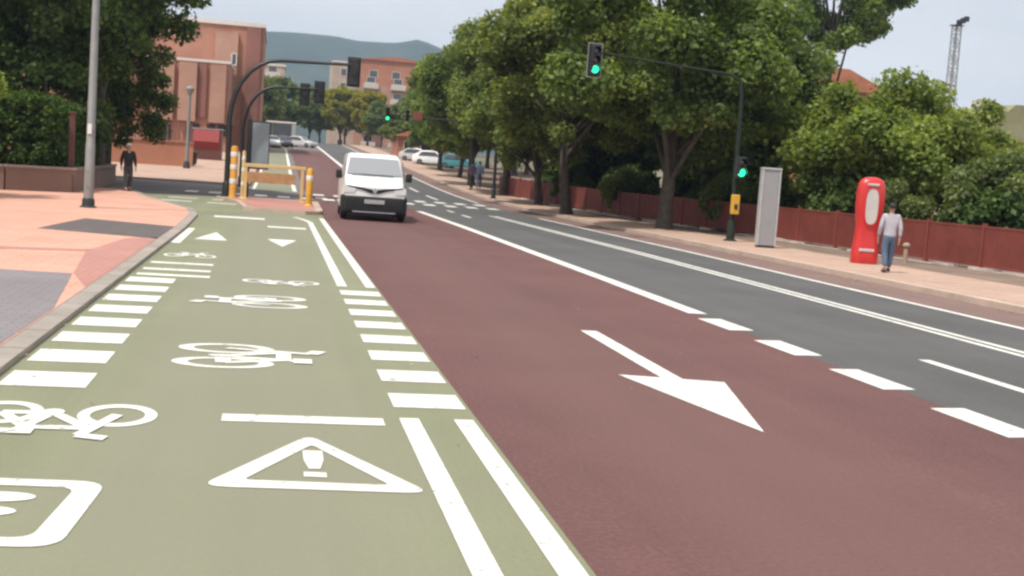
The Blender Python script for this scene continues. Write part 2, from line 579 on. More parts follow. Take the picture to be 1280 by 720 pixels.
# ------------------------------------------------------------------ painted markings (children of the surface they lie on)
ZL = 0.004
def stripe(name, fx, wd, y0, y1, parent):
    return strip(name, lambda y: fx(y) - wd / 2, lambda y: fx(y) + wd / 2, y0, y1, ZL, M['line'], parent)
def patch(name, polys, parent, z=ZL):
    b = MB()
    for p in polys: poly_sheet(b, p, z)
    return b.build(name, M['line'], parent)
def rect(x0, x1, y0, y1): return [(x0, y0), (x1, y0), (x1, y1), (x0, y1)]

# buffer beside the bike lane: two lines, with blocks between y 8.2 and 16.2
d1 = lambda y: 0.93 if y < 30 else 0.93 - 0.09 * max(0, y - 33) ** 1.5
d2 = lambda y: 1.36
stripe('lane_line', lambda y: 0.935, 0.13, -5, 8.02, bike)
stripe('lane_line', lambda y: 1.30, 0.13, -5, 8.02, bike)
stripe('lane_line', d1, 0.13, 16.55, 35.6, bike)
stripe('lane_line', lambda y: 1.31, 0.13, 16.55, 35.8, bike)
for k in range(8):
    yy = 8.38 + k * 1.02
    patch('crossing_block', [rect(0.87, 1.37, yy, yy + 0.52)], bike)
for k in range(8):
    yy = 8.70 + k * 1.02
    patch('crossing_block', [rect(-1.77, -1.20, yy, yy + 0.58)], bike)
for yy, xr in ((16.75, -0.80), (17.55, -0.83), (18.60, -0.85)):
    patch('cross_bar', [rect(-1.74, xr, yy, yy + 0.26)], bike)
patch('edge_mark', [[(-1.80, 22.9), (-1.64, 22.9), (-1.66, 27.6), (-1.81, 27.6)]], bike)
patch('cross_bar', [rect(-0.26, 0.76, 7.76, 7.98)], bike)
patch('cross_bar', [rect(-1.55, -0.25, 33.0, 33.8)], bike)
patch('cross_bar', [rect(-0.15, 0.75, 29.6, 30.2)], bike)
for y0 in (42.0, 45.0):
    for x0 in (-3.7, -2.2):
        patch('cross_bar', [rect(x0, x0 + 1.0, y0, y0 + 0.5)], bike)
# small direction arrowheads
patch('arrowhead', [[(-1.48, 24.2), (-0.86, 24.2), (-1.17, 26.6)]], bike)
patch('arrowhead', [[(-0.12, 25.4), (0.46, 25.4), (0.17, 23.4)]], bike)

def bar2(p, q, wd):
    p, q = Vector(p), Vector(q)
    d = (q - p).normalized()
    nrm = Vector((-d.y, d.x)) * wd / 2
    return [tuple(p - nrm), tuple(q - nrm), tuple(q + nrm), tuple(p + nrm)]
def ring2(c, r, wd, n=36):
    return [[(c[0] + rr * math.cos(a), c[1] + rr * math.sin(a)) for rr, a in ((r, a0), (r, a1), (r - wd, a1), (r - wd, a0))]
            for a0, a1 in ((k * 2 * math.pi / n, (k + 1) * 2 * math.pi / n) for k in range(n))]
def bicycle_polys():
    """side view of a bicycle in a unit frame: length 2.0 along u, height about 1.25 along v; bars kept apart in layers"""
    L1, L2 = [], []
    L1 += ring2((-0.60, 0.42), 0.42, 0.13) + ring2((0.60, 0.42), 0.42, 0.13)
    L2.append([bar2((-0.60, 0.42), (-0.08, 0.40), 0.13)])
    L2.append([bar2((-0.60, 0.42), (-0.25, 0.90), 0.13)])
    L2.append([bar2((-0.08, 0.40), (-0.30, 1.06), 0.13)])
    L2.append([bar2((-0.26, 0.92), (0.38, 0.92), 0.13)])
    L2.append([bar2((-0.08, 0.40), (0.38, 0.92), 0.13)])
    L2.append([bar2((0.60, 0.42), (0.34, 1.16), 0.13)])
    L2.append([bar2((0.32, 1.16), (0.62, 1.24), 0.14)])
    L2.append([bar2((-0.48, 1.08), (-0.12, 1.08), 0.16)])
    L2.append([[(-0.08 + 0.12 * math.cos(t * math.pi / 8), 0.40 + 0.12 * math.sin(t * math.pi / 8)) for t in range(16)]])
    return [L1] + L2
def bicycle_symbol(o, U, V):
    """o: origin on the ground; U, V: ground vectors of one unit along the bike and up it"""
    b = MB()
    for k, layer in enumerate(bicycle_polys()):
        for p in layer:
            poly_sheet(b, [(o[0] + u * U[0] + v * V[0], o[1] + u * U[1] + v * V[1]) for u, v in p], ZL + 0.0006 * k)
    return b.build('bicycle_symbol', M['line'], bike)
bicycle_symbol((-0.74, 10.35), (0, 0.62), (0.95, 0))           # wheels to the left
bicycle_symbol((0.42, 14.35), (0, -0.60), (-1.0, 0))           # mirrored, wheels to the right
bicycle_symbol((0.13, 16.95), (0.50, 0), (0, -0.55))
bicycle_symbol((-1.22, 8.17), (0.56, 0), (0, -0.80))
bicycle_symbol((-1.28, 19.9), (0.40, 0), (0, 0.75))

# warning triangle with exclamation mark
def round_poly(pts, r, n=5):
    res = []
    N = len(pts)
    for i in range(N):
        p, a, c = Vector(pts[i]), Vector(pts[i - 1]), Vector(pts[(i + 1) % N])
        da, dc = (a - p).normalized(), (c - p).normalized()
        p1, p2 = p + da * r, p + dc * r
        for k in range(n + 1):
            t = k / n
            res.append(tuple(p1 * (1 - t) ** 2 + p * 2 * t * (1 - t) + p2 * t * t))
    return res
def frame_polys(o, i):
    n = len(o)
    return [[o[k], o[(k + 1) % n], i[(k + 1) % n], i[k]] for k in range(n)]
tri_o = round_poly([(-0.30, 6.20), (0.86, 6.14), (0.27, 7.42)], 0.14)
tri_i = round_poly([(-0.09, 6.34), (0.66, 6.29), (0.28, 7.17)], 0.05)
patch('warning_triangle', frame_polys(tri_o, tri_i) + [[(0.225, 7.02), (0.225, 6.80), (0.25, 6.60), (0.31, 6.60), (0.335, 6.80), (0.335, 7.02)],
      [(0.22, 6.53), (0.22, 6.43), (0.34, 6.42), (0.34, 6.52)]], bike)
# rounded panel with two ovals, cut by the left edge of the picture
po = round_poly([(-2.05 + 0.32, 5.24), (-0.80, 5.18), (-0.74, 6.24), (-1.73, 6.30)], 0.16)
pi_ = round_poly([(-1.62, 5.36), (-0.93, 5.31), (-0.87, 6.12), (-1.62, 6.17)], 0.10)
oval = lambda cx, cy, a, b_: [(cx + a * math.cos(t * math.pi / 12), cy + b_ * math.sin(t * math.pi / 12)) for t in range(24)]
patch('pavement_sign', frame_polys(po, pi_) + [oval(-1.19, 5.94, 0.17, 0.085), oval(-1.22, 5.70, 0.16, 0.08)], bike)

# bus lane arrow, lane lines
patch('lane_arrow', [[(3.34, 13.05), (3.52, 13.05), (3.50, 10.035), (3.32, 10.072)], [(2.96, 10.15), (3.38, 7.92), (3.85, 9.96)]], bus)
stripe('lane_line', lambda y: lc(y) + 0.02, 0.26, 15.35, 46.5, road)
for k, yy in enumerate((13.72, 11.82, 9.90, 8.00, 6.1, 4.2, 2.3)):
    x = lc(yy)
    patch('lane_dash', [[(x - 0.16, yy), (x + 0.17, yy + 0.05), (x + 0.15, yy + 1.12), (x - 0.18, yy + 1.07)]], road)
stripe('lane_line', lambda y: lb(y) - 0.105, 0.115, -5, 46.5, road)
stripe('lane_line', lambda y: lb(y) + 0.105, 0.115, -5, 46.5, road)
stripe('lane_line', lambda y: la(y) - 0.10, 0.15, -5, 47, road)
for y0, y1 in ((7.6, 11.9), (43.3, 45.4), (47.6, 49.6)):
    patch('lane_dash', [rect(6.72, 6.86, y0, y1)], road)
# crossing at the junction
for k in range(8):
    x0 = -3.6 + k * 0.92
    patch('crossing_block', [rect(x0, x0 + 0.5, 51.2, 53.2)], cross_street if x0 < 1.0 else bus, z=0.035)
for k in range(9):
    x0 = 1.7 + k * 0.95
    b = MB()
    poly_sheet(b, rect(x0, x0 + 0.5, 54.0, 55.6), 0.006)
    poly_sheet(b, rect(x0, x0 + 0.5, 57.6, 59.2), 0.006)
    b.build('crossing_block', M['line'], bus if x0 < 5 else road)
# beyond the junction
stripe('lane_line', lambda y: -1.05, 0.14, 61, 148, bike2)
stripe('lane_line', lambda y: 0.90, 0.20, 61, 148, bike2)
stripe('lane_line', lambda y: lc(y), 0.30, 61, 200, road)
for k in range(9):
    stripe('lane_dash', lb, 0.16, 62 + k * 9, 67 + k * 9, road)
stripe('lane_line', lambda y: la(y) - 0.1, 0.15, 61, 200, road)

# ------------------------------------------------------------------ mountain
def build_mountain():
    rnd = random.Random(4)
    prof = lerp_poly([(-0.75, 70), (-0.3, 130), (-0.12, 132), (-0.05, 146), (0.0, 151), (0.04, 152), (0.06, 150), (0.085, 149), (0.105, 155), (0.125, 145), (0.145, 130), (0.18, 105), (0.25, 72), (0.4, 45), (0.95, 30)])
    from mathutils import noise as mn
    rows = []
    na, nd = 220, 36
    for j in range(nd):
        d = 950 + 900 * j / (nd - 1)
        t = j / (nd - 1)
        e = min(1.0, (t / 0.62)) ** 1.25 if t < 0.62 else 1.0 - 0.5 * ((t - 0.62) / 0.38) ** 2
        row = []
        for i in range(na):
            a = -0.75 + 1.7 * i / (na - 1)
            x, y = d * math.sin(a), d * math.cos(a)
            nn = mn.fractal(Vector((x * 0.006, y * 0.006, 1.3)), 1.0, 2.0, 5)
            ridge = 1 - abs(mn.noise(Vector((x * 0.009, y * 0.005, 3))))
            hgt = prof(a) * e * (0.985 + 0.16 * nn * (1 - e) + 0.22 * (ridge - 0.5) * (1 - e)) + nn * 4
            row.append((x, y, max(0.0, 2 + hgt)))
        rows.append(row)
    b = MB()
    b.add([v for r_ in rows for v in r_], [(j * na + i, j * na + i + 1, (j + 1) * na + i + 1, (j + 1) * na + i) for j in range(nd - 1) for i in range(na - 1)])
    mt, n, p = new_mat('wooded_hillside')
    pos, _ = tex_coord(n)
    a = noise(n, pos, 0.02, 6, 0.7)
    f = noise(n, pos, 0.35, 5, 0.8)
    c = ramp(n, a, [(0.35, (0.022, 0.034, 0.026)), (0.58, (0.038, 0.055, 0.034)), (0.76, (0.075, 0.07, 0.055))])
    c = mixc(n, 1.0, c, ramp(n, f, [(0.3, (0.7, 0.7, 0.7)), (0.7, (1.3, 1.3, 1.3))]), 'MULTIPLY')
    n.links.new(c, p.inputs['Base Color'])
    p.inputs['Roughness'].default_value = 0.95
    o = b.build('mountain', mt, smooth=True, angle=180)
    o['kind'] = 'structure'
build_mountain()

# ------------------------------------------------------------------ trees
M['bark'] = mat_plain('bark', (0.095, 0.075, 0.058), 0.9, var=0.35, scale=7, bump=0.8)
M['bark_pale'] = mat_plain('plane_bark', (0.075, 0.06, 0.046), 0.9, var=0.4, scale=4, bump=0.5)
M['leaf_plane'] = mat_leaf('plane_leaf', (0.085, 0.132, 0.036), (0.27, 0.34, 0.125), 0.48)
M['leaf_dark'] = mat_leaf('dark_leaf', (0.045, 0.080, 0.022), (0.14, 0.20, 0.06), 0.36)
M['leaf_conifer'] = mat_leaf('conifer_leaf', (0.055, 0.100, 0.030), (0.19, 0.26, 0.085), 0.4)
M['leaf_hedge'] = mat_leaf('hedge_leaf', (0.036, 0.085, 0.022), (0.115, 0.195, 0.05), 0.35)
M['leaf_fresh'] = mat_leaf('fresh_leaf', (0.10, 0.165, 0.038), (0.34, 0.43, 0.14), 0.5)
M['leaf_yellow'] = mat_leaf('yellow_leaf', (0.16, 0.16, 0.02), (0.38, 0.35, 0.07), 0.42)
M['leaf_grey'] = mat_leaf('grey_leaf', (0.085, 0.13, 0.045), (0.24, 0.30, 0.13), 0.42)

def leaf_mesh(name, seed, clumps, n, size, mat, droop=0.0, flat=0.25):
    rg = np.random.default_rng(seed)
    cl = np.array([(*c, *r) if hasattr(r, '__len__') else (*c, r, r, r * 0.8) for c, r in clumps])
    wgt = (cl[:, 3] * cl[:, 4] * cl[:, 5]) ** (2 / 3)
    k = rg.choice(len(cl), n, p=wgt / wgt.sum())
    d = rg.normal(size=(n, 3))
    d /= np.linalg.norm(d, axis=1)[:, None]
    rad = rg.random(n) ** 0.45 * (0.78 + 0.34 * rg.random(n))
    p = cl[k, :3] + d * cl[k, 3:6] * rad[:, None]
    nr = d * 0.6 + rg.normal(size=(n, 3)) * 0.7 + np.array([0, 0, 0.5])
    nr /= np.linalg.norm(nr, axis=1)[:, None]
    t = rg.normal(size=(n, 3))
    t -= nr * (t * nr).sum(1)[:, None]
    t /= np.linalg.norm(t, axis=1)[:, None]
    bt = np.cross(nr, t)
    s = size * (0.6 + 0.8 * rg.random(n))[:, None]
    v = np.empty((n, 4, 3))
    v[:, 0] = p - t * s * 0.5
    v[:, 1] = p - bt * s * 0.33 + nr * s * 0.07
    v[:, 2] = p + t * s * 0.5 - nr * s * flat * 0.3
    v[:, 3] = p + bt * s * 0.33 + nr * s * 0.07
    me = bpy.data.meshes.new(name)
    me.vertices.add(n * 4)
    me.vertices.foreach_set('co', v.reshape(-1).astype(np.float32))
    me.loops.add(n * 4)
    me.loops.foreach_set('vertex_index', np.arange(n * 4, dtype=np.int32))
    me.polygons.add(n)
    me.polygons.foreach_set('loop_start', np.arange(0, n * 4, 4, dtype=np.int32))
    me.update(calc_edges=True)
    me.validate()
    me.materials.append(mat)
    return me

def trunk_mesh(name, seed, h, r, targets, mat, lean=0.15):
    rnd = random.Random(seed)
    b = MB()
    lx, ly = rnd.uniform(-lean, lean), rnd.uniform(-lean, lean)
    path = [Vector((lx * t + 0.05 * math.sin(5 * t + seed), ly * t + 0.05 * math.cos(4 * t + seed), h * t)) for t in (0, 0.04, 0.12, 0.3, 0.5, 0.75, 1.0)]
    b.tube(path, [r * k for k in (1.5, 1.18, 1.0, 0.92, 0.86, 0.8, 0.62)], 12)
    top = path[-1]
    for c in targets:
        c = Vector(c)
        st = path[rnd.choice((4, 5, 6, 6))]
        mid = st.lerp(c, 0.5) + Vector((rnd.uniform(-.25, .25), rnd.uniform(-.25, .25), rnd.uniform(0.0, 0.5)))
        b.tube([st, st.lerp(mid, 0.5) + Vector((0, 0, .1)), mid, mid.lerp(c, 0.6), c], [r * 0.42, r * 0.34, r * 0.26, r * 0.15, r * 0.05], 7)
    me_o = b.build(name, mat, smooth=True, angle=70)
    me = me_o.data
    bpy.data.objects.remove(me_o)
    return me

def crown_clumps(seed, cz, rx, rz, n, cr=(0.7, 1.25), inner=0.4, shape='ball', ry=None):
    rnd = random.Random(seed)
    ry = ry or rx
    res = []
    # a few broad lobes first, so that the outline is uneven
    lobes = [(rnd.uniform(0, 6.28), rnd.uniform(-0.5, 0.9), rnd.uniform(0.75, 1.15)) for _ in range(7)]
    for i in range(n):
        a, uz = rnd.uniform(0, 6.28), rnd.uniform(-0.85, 1.0)
        k = inner + (1 - inner) * rnd.random() ** 0.6
        f = 0.82
        for la_, lz, lf in lobes:
            dd = math.cos(a - la_) * 0.5 + 0.5 - abs(uz - lz) * 0.5
            if dd > 0.62: f = max(f, lf)
        w_ = math.sqrt(max(0, 1 - uz * uz))
        if shape == 'cone': w_ = (1 - (uz + 1) / 2) ** 0.75 + 0.1
        if shape == 'column': w_ = min(1, w_ * 1.4)
        res.append(((rx * w_ * k * f * math.cos(a), ry * w_ * k * f * math.sin(a), cz + rz * uz * (f if shape == 'ball' else 1) * (k if shape == 'ball' else 1)), rnd.uniform(*cr)))
    return res

VAR = {}
def variant(key, seed, h_trunk, r_trunk, cz, rx, rz, nc, n, size, leaf, bark, cr=(0.7, 1.25), shape='ball', inner=0.4, nb=14):
    cl = crown_clumps(seed, cz, rx, rz, nc, cr, inner, shape)
    rnd = random.Random(seed + 1)
    tg = [c for c, r_ in rnd.sample(cl, min(nb, len(cl)))]
    VAR[key] = (trunk_mesh('trunk', seed, h_trunk, r_trunk, tg, M[bark]), leaf_mesh('crown', seed, cl, n, size, M[leaf]))

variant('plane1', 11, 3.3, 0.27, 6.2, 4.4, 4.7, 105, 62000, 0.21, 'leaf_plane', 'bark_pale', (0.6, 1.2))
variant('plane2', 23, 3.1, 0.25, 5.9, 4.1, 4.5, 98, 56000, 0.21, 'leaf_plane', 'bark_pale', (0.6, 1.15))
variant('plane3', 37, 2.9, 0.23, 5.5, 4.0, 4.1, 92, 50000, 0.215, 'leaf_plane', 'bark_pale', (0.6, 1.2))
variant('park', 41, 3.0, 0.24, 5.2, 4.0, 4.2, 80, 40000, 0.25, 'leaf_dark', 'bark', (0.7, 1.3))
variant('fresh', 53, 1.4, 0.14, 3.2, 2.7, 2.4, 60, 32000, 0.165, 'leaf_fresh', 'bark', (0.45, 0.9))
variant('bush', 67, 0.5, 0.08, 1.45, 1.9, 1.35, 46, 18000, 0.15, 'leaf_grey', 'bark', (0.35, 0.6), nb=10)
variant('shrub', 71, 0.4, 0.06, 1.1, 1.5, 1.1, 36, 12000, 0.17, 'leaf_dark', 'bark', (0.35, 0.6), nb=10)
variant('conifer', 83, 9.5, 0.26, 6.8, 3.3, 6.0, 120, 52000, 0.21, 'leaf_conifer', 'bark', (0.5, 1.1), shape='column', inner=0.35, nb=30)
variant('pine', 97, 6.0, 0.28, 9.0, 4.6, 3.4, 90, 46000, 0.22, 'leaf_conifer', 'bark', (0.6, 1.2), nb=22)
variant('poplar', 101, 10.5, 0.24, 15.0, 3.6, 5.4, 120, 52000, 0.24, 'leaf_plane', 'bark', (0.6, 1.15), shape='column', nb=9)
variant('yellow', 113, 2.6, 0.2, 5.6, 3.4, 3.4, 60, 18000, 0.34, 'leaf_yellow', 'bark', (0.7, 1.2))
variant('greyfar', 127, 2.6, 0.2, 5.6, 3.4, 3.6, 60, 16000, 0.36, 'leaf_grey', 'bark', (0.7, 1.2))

def tree(name, key, x, y, s, label, group=None, rz=0.0, sz=1.0, cat='tree', zoff=0.05):
    t = thing(name, label, cat, (x, y, tz(y) + zoff), rz, group)
    t.scale = (s, s, s * sz)
    tm, cm = VAR[key]
    link(bpy.data.objects.new('trunk', tm), t)
    link(bpy.data.objects.new('crown', cm), t)
    return t

# street trees along the right kerb
GT = 'street trees along the right pavement'
tree('plane_tree', 'plane1', 13.35, 41.4, 1.0, 'big leafy street tree with forked trunk nearest the grey metal pillar', GT, 0.4)
tree('plane_tree', 'plane2', 12.0, 51.0, 1.0, 'street tree whose pale trunk stands second along the kerb from the traffic light', GT, 2.1)
tree('plane_tree', 'plane3', 13.0, 61.5, 0.95, 'third street tree from the traffic light in the kerb row', GT, 4.0)
tree('plane_tree', 'plane1', 13.2, 72.0, 0.95, 'fourth street tree from the traffic light at the end of the red fence', GT, 5.2)
tree('plane_tree', 'plane2', 12.9, 83.0, 1.0, 'street tree just past the end of the red fence', GT, 1.0)
for i, (yy, kk, xx) in enumerate(((96, 'plane3', 13.2), (110, 'plane1', 13.4), (126, 'plane2', 13.6), (144, 'plane3', 13.8), (163, 'plane1', 13.8))):
    tree('plane_tree', kk if yy < 120 else 'greyfar', xx + (1.4 if yy > 120 else 0.8), yy, 0.78 if yy < 120 else 0.66, 'hazy green street tree in the far row beyond the red fence', GT, 0.9 * i + 0.3)
# park trees behind the red fence
GP = 'park trees behind the red fence'
for i, (xx, yy, ss, kk) in enumerate(((17.6, 47, 0.85, 'park'), (18.2, 50, 0.95, 'park'), (20.5, 57, 1.1, 'plane3'), (17.5, 63, 0.95, 'park'),
        (21.0, 70, 1.1, 'park'), (18.0, 79, 1.05, 'plane1'), (19.5, 92, 1.1, 'park'), (20.5, 108, 1.1, 'plane2'), (24, 64, 1.1, 'park'), (21.0, 125, 0.9, 'park'), (19.4, 137, 0.8, 'park'), (23.2, 116, 0.95, 'park'), (18.6, 146, 0.8, 'park'))):
    tree('park_tree', kk, xx, yy, ss, 'dark leafy park tree merging into the shade behind the red fence', GP, i * 1.3)
tree('round_tree', 'fresh', 19.3, 38.0, 1.14, 'low bright green tree bulging over the red fence behind the red booth', None, 0.7, 0.90)
tree('round_tree', 'fresh', 21.0, 37.5, 0.98, 'smaller bright green tree at the right, between the round tree and the pale bush', None, 2.9)
tree('bush', 'bush', 19.8, 31.0, 0.98, 'pale green bush spilling over the red fence at the right edge', None, 1.1, 1.05, 'bush')
for i, (xx, yy) in enumerate(((18.6, 30.5), (20.3, 31), (18.0, 37.5), (17.6, 42), (17.3, 46), (17.0, 50), (16.6, 54.5), (16.3, 59), (15.9, 64), (15.5, 69), (21.5, 28))):
    tree('shrub', 'shrub', xx + 0.6, yy, 1.0, 'dark shrub growing close behind the red fence under the trees', 'shrubs behind the red fence', i * 0.9, 1.0 + 0.1 * (i % 3), 'shrub')
for i, (xx, yy, ss) in enumerate(((18.3, 22.5, 0.55), (17.6, 33.6, 0.62), (16.2, 43.5, 0.6), (15.2, 54.5, 0.62), (14.6, 62.5, 0.6))):
    tree('bush', 'bush', xx + 0.35, yy, ss, 'small pale bush pushing over the top of the red fence', 'bushes overhanging the red fence', i * 1.4, 1.15, 'bush')
tree('poplar', 'poplar', 32.8, 72, 1.0, 'tall airy poplar rising behind the round green tree against the sky', None, 0.2)
# left block: conifers above the hedge
GC = 'dark conifers behind the low brown wall'
tree('conifer', 'conifer', -9.0, 48.6, 1.05, 'dark conifer rising straight above the clipped hedge', GC, 0.3)
tree('conifer', 'conifer', -12.6, 47.6, 1.0, 'dark conifer at the far left above the hedge', GC, 1.9)
tree('pine', 'pine', -7.2, 53.0, 1.05, 'broad dark pine overhanging the corner near the brick building', GC, 2.2)
tree('pine', 'pine', -11.0, 51.0, 1.1, 'dark pine deep behind the lamp post and conifers', GC, 4.4)
tree('conifer', 'conifer', -7.7, 60.0, 0.8, 'green conifer at the corner next to the brick building', GC, 3.9)
tree('conifer', 'conifer', -13.5, 58.0, 1.0, 'dark conifer filling the gap behind the other conifers', GC, 5.0)
tree('young_tree', 'fresh', -9.9, 35.6, 0.80, 'yellowish green young tree at the left picture edge', None, 0.5, 1.25)
# far trees past the crest
GF = 'trees closing the end of the road'
tree('yellow_tree', 'yellow', 10.2, 212, 1.05, 'yellow-green tree at the end of the road in front of the orange block', GF, 0.3)
tree('yellow_tree', 'yellow', 14.4, 206, 1.0, 'yellow-green tree right of the first one at the end of the road', GF, 2.3)
for i, (xx, yy, ss) in enumerate(((-3.6, 196, 1.0), (1.0, 214, 1.1), (5.2, 222, 1.0), (-6.5, 170, 0.95), (-4.2, 150, 0.7), (-4.6, 136, 0.62))):
    tree('hazy_tree', 'greyfar', xx, yy, ss, 'hazy grey-green tree at the left end of the road', GF, i * 1.7)
for i, (xx, yy, ss) in enumerate(((20.5, 190, 0.95), (25.5, 205, 1.0), (18.5, 176, 0.8), (28, 185, 1.1), (12.0, 232, 1.05), (16.5, 236, 1.05), (7.6, 238, 1.0), (15.8, 196, 0.75))):
    tree('hazy_tree', 'greyfar', xx, yy, ss, 'hazy green tree at the right end of the road', GF, i * 1.1 + 0.5)

# ------------------------------------------------------------------ clipped hedge and low wall on the left
M['wall_brown'] = mat_brick('brown_wall', (0.24, 0.15, 0.12), (0.21, 0.135, 0.11), (0.2, 0.14, 0.12), 5)
M['coping'] = mat_plain('wall_coping', (0.27, 0.21, 0.18), 0.85, var=0.15, scale=2)
lw = thing('garden_wall', 'low brown garden wall below the clipped hedge', 'wall')
wp = [(-20, 38.6), (-8.3, 40.9), (-6.55, 42.2), (-6.7, 52), (-7.2, 58)]
b = MB()
for (xa, ya), (xb, yb) in zip(wp, wp[1:]):
    d = Vector((xb - xa, yb - ya, 0)).normalized()
    nn = Vector((-d.y, d.x, 0)) * 0.14
    A, B = Vector((xa, ya, 0.05)), Vector((xb, yb, 0.05))
    b.add([A - nn, B - nn, B + nn, A + nn] + [v + Vector((0, 0, 0.72)) for v in (A - nn, B - nn, B + nn, A + nn)],
          [(3, 2, 1, 0), (4, 5, 6, 7), (0, 1, 5, 4), (1, 2, 6, 5), (2, 3, 7, 6), (3, 0, 4, 7)])
b.build('wall', M['wall_brown'], lw)
b = MB()
for (xa, ya), (xb, yb) in zip(wp, wp[1:]):
    d = Vector((xb - xa, yb - ya, 0)).normalized()
    nn = Vector((-d.y, d.x, 0)) * 0.19
    A, B = Vector((xa, ya, 0.772)) - d * 0.02, Vector((xb, yb, 0.772)) - d * 0.045
    b.add([A - nn, B - nn, B + nn, A + nn] + [v + Vector((0, 0, 0.07)) for v in (A - nn, B - nn, B + nn, A + nn)],
          [(3, 2, 1, 0), (4, 5, 6, 7), (0, 1, 5, 4), (1, 2, 6, 5), (2, 3, 7, 6), (3, 0, 4, 7)])
b.build('coping', M['coping'], lw)

def hedge(name, label, poly, h, n, seed, group):
    rg = np.random.default_rng(seed)
    t = thing(name, label, 'hedge', (0, 0, 0), 0, group)
    (xa, ya), (xb, yb), dep = poly
    d = Vector((xb - xa, yb - ya, 0))
    L = d.length
    d.normalize()
    nn = Vector((-d.y, d.x, 0))
    cl = []
    rnd = random.Random(seed)
    for _ in range(int(L * h * 30)):
        u, v, q = rnd.uniform(0.1, L - 0.1), dep * rnd.random() ** 1.8, rnd.uniform(0.15, h - 0.15)
        if rnd.random() < 0.15: q = h - 0.15 + rnd.uniform(-0.05, 0.22)
        p = Vector((xa, ya, 0.1 + q)) + d * u + nn * v
        cl.append((tuple(p), 0.30))
    me = leaf_mesh('foliage', seed, cl, n, 0.13, M['leaf_hedge'])
    link(bpy.data.objects.new('foliage', me), t)
    b = MB()
    for k in range(int(L / 0.7)):
        p = Vector((xa, ya, 0.0)) + d * (0.35 + k * 0.7) + nn * dep * 0.5
        b.tube([p, p + Vector((0.05, 0, h * 0.5)), p + Vector((0, 0.05, h * 0.9))], [0.05, 0.04, 0.015], 6)
    b.build('stem', M['bark'], t)
    return t
hedge('hedge', 'tall clipped dark hedge behind the front of the brown wall', ((-13.5, 40.35), (-6.85, 42.4), 1.5), 2.9, 110000, 5, None)
hedge('hedge', 'dark clipped hedge running back along the side of the brown wall', ((-6.95, 43.9), (-7.5, 57), 1.3), 2.7, 90000, 6, None)
M['rust'] = mat_plain('rust_post', (0.12, 0.045, 0.035), 0.7)
gp = thing('gate_post', 'dark red gate post at the hedge corner behind the lamp post', 'post', (-6.62, 42.75, 0.0))
b = MB(); b.box(-0.09, 0.09, -0.09, 0.09, 0, 2.6, bev=0.015); b.build('post', M['rust'], gp)
b = MB(); b.box(-0.12, 0.12, -0.12, 0.12, 2.6, 2.66, bev=0.01); b.build('cap', M['rust'], gp)

# ------------------------------------------------------------------ red fence on the right
M['fence_red'] = mat_plain('red_fence_paint', (0.19, 0.042, 0.030), 0.6, var=0.2, scale=2)
M['concrete'] = mat_plain('pale_concrete', (0.52, 0.44, 0.39), 0.9, var=0.3, scale=1.5, bump=0.4)
fx0, fy0, fx1, fy1 = 18.35, 14.0, 13.2, 74.0
fence = thing('railing_fence', 'long dark red metal railing fence on a pale footing along the right pavement', 'fence')
FL = math.hypot(fx1 - fx0, fy1 - fy0)
fd = Vector(((fx1 - fx0) / FL, (fy1 - fy0) / FL, 0))
fn_ = Vector((-fd.y, fd.x, 0))
def fbox(b, u0, u1, v0, v1, z0, z1, taper=0):
    pts = []
    for zz in (z0, z1):
        for u, v in ((u0, v0), (u1, v0), (u1, v1), (u0, v1)):
            p = Vector((fx0, fy0, 0)) + fd * u + fn_ * v
            pts.append((p.x, p.y, tz(p.y) + zz))
    b.add(pts, [(3, 2, 1, 0), (4, 5, 6, 7), (0, 1, 5, 4), (1, 2, 6, 5), (2, 3, 7, 6), (3, 0, 4, 7)])
NP = 26
PL = FL / NP
for k in range(NP):
    u0 = k * PL
    b = MB(); fbox(b, u0 - 0.05, u0 + 0.05, -0.05, 0.05, 0.05, 1.24); b.build('post', M['fence_red'], fence)
    b = MB()
    fbox(b, u0 + 0.055, u0 + PL - 0.055, -0.022, 0.022, 1.13, 1.18)
    fbox(b, u0 + 0.055, u0 + PL - 0.055, -0.022, 0.022, 0.17, 0.22)
    nb_ = 25
    for j in range(nb_):
        u = u0 + 0.07 + (PL - 0.20) * j / (nb_ - 1)
        fbox(b, u, u + 0.062, -0.012, 0.012, 0.224, 1.126)
    b.build('railing_panel', M['fence_red'], fence)
fo = MB()
rnd = random.Random(8)
u = -0.5
while u < FL:
    l_ = rnd.uniform(0.5, 1.3)
    q = rnd.uniform(0.0, 0.10)
    fbox(fo, u, u + l_ - 0.02, -0.15 - rnd.uniform(0, 0.10), 0.16 + rnd.uniform(0, 0.10), 0.0, 0.07 + q)  # footing pieces; their uneven pale shapes also imitate sun dapples
    u += l_
fo.build('footing', M['concrete'], fence)

# ------------------------------------------------------------------ metals shared by the street furniture
M['galv'] = mat_plain('galvanised_steel', (0.26, 0.255, 0.245), 0.5, 0.35, var=0.14, scale=3)
M['darkmetal'] = mat_plain('dark_signal_metal', (0.022, 0.024, 0.024), 0.45, 0.1, var=0.2)
M['signal_green_paint'] = mat_plain('grey_green_pole', (0.012, 0.018, 0.011), 0.8, 0.1, var=0.2)
M['yellow'] = mat_plain('yellow_paint', (0.60, 0.33, 0.035), 0.5, var=0.12)
M['orange'] = mat_plain('orange_paint', (0.56, 0.27, 0.04), 0.5, var=0.12)
M['white'] = mat_plain('white_paint', (0.74, 0.72, 0.68), 0.5, var=0.06)
M['lens_off'] = mat_glass('unlit_lens', (0.02, 0.012, 0.01), 0.25)
M['lens_green'] = mat_emit('lit_green_lens', (0.02, 0.85, 0.30), 2.4)
M['whiteborder'] = mat_plain('pale_backboard_edge', (0.30, 0.30, 0.29), 0.5)

